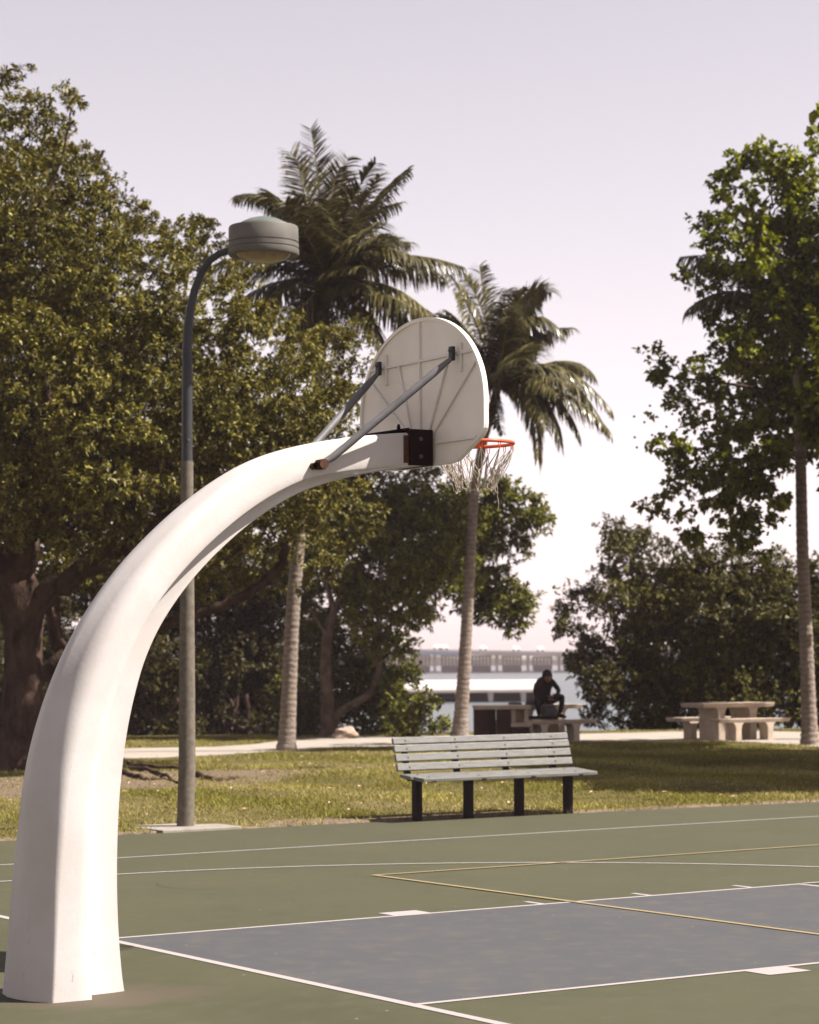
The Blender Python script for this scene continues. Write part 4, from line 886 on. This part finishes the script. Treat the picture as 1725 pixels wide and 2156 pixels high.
# ------------------------------------------------------------------ seated person
def skinmesh(name,verts,edges,m,parent,lv=2,root=0):
    me=bpy.data.meshes.new(name); off=parent.location if parent else Vector((0,0,0))
    me.from_pydata([tuple(Vector(v[:3])-Vector(off)) for v in verts],edges,[]); me.update()
    o=bpy.data.objects.new(name,me); COL.objects.link(o)
    if parent: o.parent=parent
    sk=o.modifiers.new('skin','SKIN'); sk.use_smooth_shade=True
    sv=me.skin_vertices[0].data
    for i,v in enumerate(verts): 
        rad=v[3]; sv[i].radius=(rad if isinstance(rad,tuple) else (rad,rad))
        sv[i].use_root=(i==root)
    ss=o.modifiers.new('sub','SUBSURF'); ss.levels=lv; ss.render_levels=lv
    dg=bpy.context.evaluated_depsgraph_get(); me2=bpy.data.meshes.new_from_object(o.evaluated_get(dg)); o.modifiers.clear(); o.data=me2; me2.name=name
    me2.materials.clear(); me2.materials.append(m)
    me2.polygons.foreach_set('use_smooth',[True]*len(me2.polygons)); return o
M['cloth']=pmat('black_clothing',(0.0126,0.0091,0.0098),(0.021,0.0154,0.0161),12,.9,.4,60,spec=.03)
M['skin']=pmat('brown_skin',(.20,.10,.06),(.16,.08,.05),12,.6,.1,60)
M['bagm']=pmat('grey_bag_fabric',(0.07,0.0595,0.063),(0.049,0.042,0.042),10,.8,.3,60)
YP=50.15
def W(x,y,dy=0): return tuple(at(x,y,YP+dy))
hip=W(1143,1476,.05)
PT=empty('person',hip,'person in black hooded clothes sitting on a picnic table, head bowed over their hands','person')
vs=[(*W(1143,1474,.05),.155),(*W(1143,1456,0),.15),(*W(1145,1438,-.05),.178),(*W(1149,1431,-.12),.13),(*W(1151,1428,-.16),.06),
 # left arm (image left) 5..8
 (*W(1131,1440,-.02),.075),(*W(1127,1458,-.06),.055),(*W(1138,1472,-.28),.045),(*W(1155,1473,-.42),.035),
 # right arm 9..12
 (*W(1166,1439,-.08),.072),(*W(1177,1453,-.12),.052),(*W(1174,1463,-.28),.042),(*W(1163,1467,-.42),.034),
 # right leg 13..17 (knee raised to the right)
 (*W(1155,1478,-.02),.10),(*W(1172,1470,-.28),.085),(*W(1184,1466,-.45),.07),(*W(1183,1485,-.42),.058),(*W(1178,1504,-.38),.042),
 # left leg 18..21
 (*W(1136,1479,-.05),.10),(*W(1134,1477,-.32),.085),(*W(1132,1480,-.45),.068),(*W(1134,1496,-.42),.055),(*W(1136,1507,-.38),.042)]
ed=[(0,1),(1,2),(2,3),(3,4),(2,5),(5,6),(6,7),(7,8),(2,9),(9,10),(10,11),(11,12),(0,13),(13,14),(14,15),(15,16),(16,17),(0,18),(18,19),(19,20),(20,21),(21,22)]
skinmesh('body',vs,ed,M['cloth'],PT)
hd_=np.array(W(1153,1425,-.20))
bm=bmesh.new(); bmesh.ops.create_uvsphere(bm,u_segments=24,v_segments=16,radius=1)
for v in bm.verts:
    p=v.co; k=1.0
    if p.z<0: k=1-.22*(-p.z)
    v.co=Vector((p.x*.078*k,p.y*.098*(1+.08*(p.z<0)*(p.y<0)),p.z*.118))
    if v.co.y<-.07 and abs(v.co.x)<.02 and -.04<v.co.z<.02: v.co.y-=.022
me=bpy.data.meshes.new('head'); rot=Matrix.Rotation(R(38),4,'X')@Matrix.Rotation(R(18),4,'Z'); bmesh.ops.transform(bm,matrix=rot,verts=bm.verts); bm.to_mesh(me); bm.free()
ho=bpy.data.objects.new('head',me); COL.objects.link(ho); ho.parent=PT; ho.location=Vector(hd_)-Vector(hip); me.materials.append(M['skin']); sm(ho,True)
# hood over the head
bm=bmesh.new(); bmesh.ops.create_uvsphere(bm,u_segments=28,v_segments=18,radius=1)
dl=[v for v in bm.verts if v.co.y<-.62 and v.co.z<.42]
bmesh.ops.delete(bm,geom=dl,context='VERTS')
for v in bm.verts: p=v.co; v.co=Vector((p.x*.108,p.y*.125+.012,p.z*.135+.004))
bmesh.ops.transform(bm,matrix=rot,verts=bm.verts); me=bpy.data.meshes.new('hood'); bm.to_mesh(me); bm.free()
h2=bpy.data.objects.new('hood',me); COL.objects.link(h2); h2.parent=PT; h2.location=Vector(hd_)-Vector(hip)+Vector((0,.01,.01)); me.materials.append(M['cloth']); sm(h2,True)
# hands: palm with five curled fingers each
def hand(c,dirx,nm='hand'):
    c=np.array(c); d=np.array(dirx,float); d/=np.linalg.norm(d); s=np.cross(d,[0,0,1]); s/=np.linalg.norm(s)
    vs=[(*c,.024),(*(c+d*.04),.032),(*(c+d*.08),.026)]; ed=[(0,1),(1,2)]
    for k,(o,l) in enumerate([(-.028,.055),(-.010,.068),(.010,.072),(.028,.062)]):
        i=len(vs); vs+=[(*(c+d*.09+s*o),.009),(*(c+d*(.09+l*.55)+s*o-np.array([0,0,.012])),.0085),(*(c+d*(.09+l*.8)+s*o-np.array([0,0,.034])),.0075)]; ed+=[(2,i),(i,i+1),(i+1,i+2)]
    i=len(vs); vs+=[(*(c+d*.05-s*.040),.011),(*(c+d*.085-s*.052-np.array([0,0,.01])),.009)]; ed+=[(1,i),(i,i+1)]
    return skinmesh(nm,vs,ed,M['skin'],PT,lv=1)
hand(W(1154,1473,-.42),(.6,-.5,.1)); hand(W(1165,1467,-.42),(-.6,-.45,.15))
for (x,y,dy,dx) in ((1178,1507,-.40,.8),(1136,1510,-.40,.1)):
    c_=np.array(W(x,y,dy)); mb=MB(); mb.tube([c_+[-.02,.06,.0],c_+[0,0,.005],c_+[dx*.09,-.09,-.012],c_+[dx*.16,-.15,-.022]],[.036,.045,.040,.022],10); sm(mb.build('shoe',M['cloth'],PT),True)
# belongings on the bench
c_=np.array(W(1142,1511,-.55)); o=MB().box(c_,(.60,.22,.07),R(10)).build('flat_case',M['black'],bevel=.015); tag(o,'flat black case lying on the bench below the seated person','case')
c_=np.array(W(1155,1496,-.52)); B_=empty('backpack',tuple(c_-[0,0,.13]),'dark grey bag standing on the bench in front of the seated person','bag')
MB().box(c_,(.30,.16,.26),R(8)).build('bag_body',M['bagm'],B_,bevel=.05,seg=4); MB().box(c_+[0.02,-.085,-.03],(.20,.03,.12),R(8)).build('pocket',M['bagm'],B_,bevel=.012); 
for s in (-.06,.06): MB().tube([c_+[s-.02,-.02,.12],c_+[s-.01,-.03,.19],c_+[s+.02,-.02,.12]],.008,6).build('strap',M['bagm'],B_)
c_=np.array(W(1118,1487,-.1)); o=sm(MB().lathe([(0,-.0),(.10,.0),(.12,.03),(.11,.08),(.07,.13),(.0,.15)],tuple(c_),18).build('cap_hat',M['bagm']),True); tag(o,'dull grey-brown hat lying on the table left of the seated person','hat')
c_=np.array(at(1085,1485,50.5)); o=sm(MB().lathe([(0,-.01),(.14,.0),(.15,.03),(.12,.06),(.0,.065)],tuple(c_),18).build('folded_cloth',M['bagm']),True); tag(o,'small dark bundle on the pale tabletop left of the hat','bundle')
b=at(1116,1541,49.9); T=tag(sm(MB().lathe([(0,0),(.05,0),(.062,.15),(.064,.155),(.05,.02),(0,.02)],tuple(b),18).build('paper_cup',M['whitep']),True,40),'white cup standing between the two left picnic tables','cup')

# ------------------------------------------------------------------ white building with screen wall, far left
Yb=72.; a=at(60,1332,Yb); b=at(175,1332,Yb)
T=empty('pavilion',(a[0],Yb,0),'white low building with a pierced block screen seen beside the fig trunk','building')
def bx2(name,x0,x1,y0,y1,z0,z1,m,par=T): return MB().hexa([(x,y,z) for z in (z0,z1) for x,y in ((x0,y0),(x1,y0),(x1,y1),(x0,y1))]).build(name,M[m],par)
zt=at(60,1326,Yb)[2]; zb=at(60,1336,Yb)[2]; zl=-.5
bx2('roof_band',a[0]-2.5,b[0],Yb-.3,Yb+5,zb,zt,'screen'); bx2('wall',a[0]-2.5,b[0],Yb+1.2,Yb+5,zl,zb-.01,'bldg')
mb=MB(); 
x=a[0]-2.4
while x<b[0]:
    mb.box((x,Yb,(zl+zb)/2),(.045,.09,zb-zl)); x+=.17
z=zl
while z<zb:
    mb.box(((a[0]-2.4+b[0])/2,Yb,z),(b[0]-a[0]+2.4,.07,.045)); z+=.17
tag(mb.build('block_screen',M['screen'],T),kind='stuff')

# ------------------------------------------------------------------ dock
Yd=172.; a=at(700,1452,Yd); b=at(1152,1452,Yd); zs=-1.3
T=empty('dock',(a[0],Yd,zs),'white concrete dock standing in the bay behind the palm trunk','dock')
zt=at(900,1434,Yd)[2]; zm=at(900,1455,Yd)[2]
def bx3(name,x0,x1,y0,y1,z0,z1,m,par=T,bev=None): return MB().hexa([(x,y,z) for z in (z0,z1) for x,y in ((x0,y0),(x1,y0),(x1,y1),(x0,y1))]).build(name,M[m],par,bevel=bev)
MB().hexa([(a[0],Yd,zm+.018),(b[0],Yd,zm+.018),(b[0],Yd+9,zm+.018),(a[0],Yd+9,zm+.018),(a[0],Yd+.02,zm+.10),(b[0],Yd+.02,zm+.10),(b[0],Yd+9,zt),(a[0],Yd+9,zt)]).build('sun_tilted_deck',M['dock'],T); bx3('deck',a[0],b[0]+.05,Yd-.25,Yd+14,zm-.14,zm+.015,'dock'); bx3('underside_shade',a[0],b[0],Yd+2.5,Yd+13,zs-.5,zm-.15,'dockd')  # slope made up to catch the sun; dark block stands for underdeck shade
for k in range(7):
    x=at(760+70*k*.98,1460,Yd)[0]; MB().hexa([(x-.13,Yd-.1,zs-.3),(x+.13,Yd-.1,zs-.3),(x+.13,Yd+.5,zs-.3),(x-.13,Yd+.5,zs-.3),(x-.24,Yd-.2,zm-.15),(x+.16,Yd-.2,zm-.15),(x+.16,Yd+1.4,zm-.15),(x-.24,Yd+1.4,zm-.15)]).build('pile',M['dock'],T)
# ------------------------------------------------------------------ causeway bridge
Yr=545.; T=empty('causeway_bridge',(0,Yr,-1.3),'long low pale road bridge on pillars crossing the bay in the haze','bridge')
zt=at(1000,1373,Yr)[2]; zdk=at(1000,1379,Yr)[2]
tr_=at(1190,1378,Yr)[2]-at(1190,1373,Yr)[2]
def drop(x): 
    px=862+x*FD/Yr; return (px-1000)/FD*Yr*-.022
def prismx(name,x0,x1,y0,y1,z0,z1,m):
    return MB().hexa([(x0,y0,z0+drop(x0)),(x1,y0,z0+drop(x1)),(x1,y1,z0+drop(x1)),(x0,y1,z0+drop(x0)),(x0,y0,z1+drop(x0)),(x1,y0,z1+drop(x1)),(x1,y1,z1+drop(x1)),(x0,y1,z1+drop(x0))]).build(name,M[m],T)
X0,X1=-130,130
prismx('deck',X0,X1,Yr,Yr+12,zdk,zt,'bridge'); prismx('parapet',X0,X1,Yr-.2,Yr+.2,zt+.01,zt+.45,'bridge')
prismx('girder',-4,at(1010,1380,Yr)[0]-2,Yr-.5,Yr-.25,zdk-.2,zt-.1,'steelb')
bent=MB(); per_=66/FD*Yr; x=at(886,1400,Yr)[0]
bm_=[]
def bentmb(cx):
    mb=MB(); wd=38/FD*Yr; zc=zdk+drop(cx)-.05
    for k in range(6):
        xx=cx-wd/2+wd*k/5; mb.hexa([(xx-.22,Yr+16,-2.3),(xx+.22,Yr+16,-2.3),(xx+.22,Yr+17,-2.3),(xx-.22,Yr+17,-2.3),(xx-.22,Yr+16,zc-.3),(xx+.22,Yr+16,zc-.3),(xx+.22,Yr+17,zc-.3),(xx-.22,Yr+17,zc-.3)])
    mb.hexa([(cx-wd/2-.3,Yr+15.8,zc-.35),(cx+wd/2+.3,Yr+15.8,zc-.35),(cx+wd/2+.3,Yr+17.2,zc-.35),(cx-wd/2-.3,Yr+17.2,zc-.35),(cx-wd/2-.3,Yr+15.8,zc),(cx+wd/2+.3,Yr+15.8,zc),(cx+wd/2+.3,Yr+17.2,zc),(cx-wd/2-.3,Yr+17.2,zc)])
    mb.hexa([(cx-wd/2-.1,Yr+16.2,-1.6),(cx+wd/2+.1,Yr+16.2,-1.6),(cx+wd/2+.1,Yr+16.9,-1.6),(cx-wd/2-.1,Yr+16.9,-1.6),(cx-wd/2-.1,Yr+16.2,.35),(cx+wd/2+.1,Yr+16.2,.35),(cx+wd/2+.1,Yr+16.9,.35),(cx-wd/2-.1,Yr+16.9,.35)])
    return mb
for k in range(-8,12):
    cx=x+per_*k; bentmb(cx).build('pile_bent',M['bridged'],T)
    px=cx+30/FD*Yr
    pm=MB(); pm.box((px,Yr+5,(zdk+drop(px)-2)/2-.0),(.6,2.5,zdk+drop(px)+2.)); pm.box((px,Yr+5,-1.2),(2.6,3.5,.7)); pm.build('pier',M['bridge'],T)
# vehicles on the bridge
M['carw']=pmat('white_vehicle_paint',(.75,.72,.7),(.7,.68,.66),1,.3,0)
cars=[(921,'small white van on the bridge, leftmost of the pair left of the palm trunk'),(936,'small white van on the bridge right behind the leftmost one'),(1018,'white car on the bridge just right of the palm trunk'),(1088,'white car on the bridge above the gap left of the seated person'),(1139,'white car on the bridge above the seated person')]
for px,lab in cars:
    cx=at(px,1366,Yr)[0]; z=zt+drop(cx)+.0; c=empty('distant_car',(cx,Yr+3,z),lab,'car','vehicles on the bridge')
    MB().hexa([(cx+a,Yr+3+b,z+h+.5) for h,s in ((0,1),(.5,1)) for a,b in ((-1.0*s,-.8),(1.0*s,-.8),(1.0*s,.8),(-1.0*s,.8))]).build('body',M['carw'],c,bevel=.1)
    MB().hexa([(cx-.9,Yr+2.3,z+1.001),(cx+.8,Yr+2.3,z+1.001),(cx+.8,Yr+3.7,z+1.001),(cx-.9,Yr+3.7,z+1.001),(cx-.7,Yr+2.4,z+1.5),(cx+.5,Yr+2.4,z+1.5),(cx+.5,Yr+3.6,z+1.5),(cx-.7,Yr+3.6,z+1.5)]).build('cabin',M['carw'],c,bevel=.08)
    for s in (-.6,.6): MB().tube([(cx+s,Yr+2.15,z+.5),(cx+s,Yr+2.35,z+.5)],.27,10).build('wheel',M['black'],c)
# far shore: skyline blocks and a wooded shoreline
r_=random.Random(3)
labs=['pale tower block in the haze far left behind the bridge','hazy low white block on the far shore behind the first bridge bay','hazy beige block on the far shore left of the palm trunk','hazy grey block on the far shore right of the palm trunk','tall hazy block on the far shore right of the palm','hazy wide block on the far shore beyond the middle of the bridge','hazy slim tower above the far shore near the seated person','blue-grey hazy tower at the right end of the bridge']
for k,(px,wd,ytop) in enumerate([(872,22,1384),(905,26,1400),(930,24,1394),(1000,22,1392),(1008,10,1385),(1075,30,1402),(1128,16,1386),(1182,22,1382)]):
    Yf=1250+r_.uniform(0,120); c=at(px,1418,Yf); h=at(px,ytop,Yf)[2]; wdm=wd/FD*Yf; T_=empty('far_building',(c[0],Yf,-1),labs[k],'building','skyline across the bay')
    MB().box((c[0],Yf+6,(h-1)/2),(wdm,12,h+1)).build('wall',M['bldg'] if k!=7 else M['steelb'],T_)
    nf=max(2,int(h/3)); 
    for j in range(nf):
        MB().box((c[0],Yf-.05,(j+.6)*(h/nf)),(wdm*.86,.3,h/nf*.35)).build('window_band',M['glassd'],T_)
V=[];F=[]; xs_=np.linspace(-880,880,240); r2_=np.random.default_rng(5); hh=3.0+2.0*np.sin(xs_*.05+1)+1.5*np.sin(xs_*.17)+r2_.uniform(-.6,.6,240); hh=np.clip(hh,2.6,9)
for i,xx in enumerate(xs_): V+=[(xx,1180,-2),(xx,1180,hh[i]*.55),(xx,1184,hh[i]),(xx,1192,hh[i]*.9),(xx,1196,-2)]
for i in range(239):
    for k in range(4): a_=i*5+k; F.append((a_,a_+5,a_+6,a_+1))
o=MB().add(V,F).build('far_wooded_shore',M['farleaf']); tag(o,kind='stuff')

# ------------------------------------------------------------------ haze
hz=MB().hexa([(x,y,z) for z in (-7,45) for x,y in ((-900,-70),(900,-70),(900,1450),(-900,1450))]).build('haze',None)
m=bpy.data.materials.new('thin_haze'); m.use_nodes=True; n=m.node_tree.nodes; l=m.node_tree.links; n.clear()
pv=n.new('ShaderNodeVolumePrincipled'); pv.inputs['Density'].default_value=.00022; pv.inputs['Color'].default_value=(1,.82,.85,1); pv.inputs['Anisotropy'].default_value=.0
ou=n.new('ShaderNodeOutputMaterial'); l.new(pv.outputs[0],ou.inputs['Volume']); hz.data.materials.append(m); tag(hz,kind='stuff')
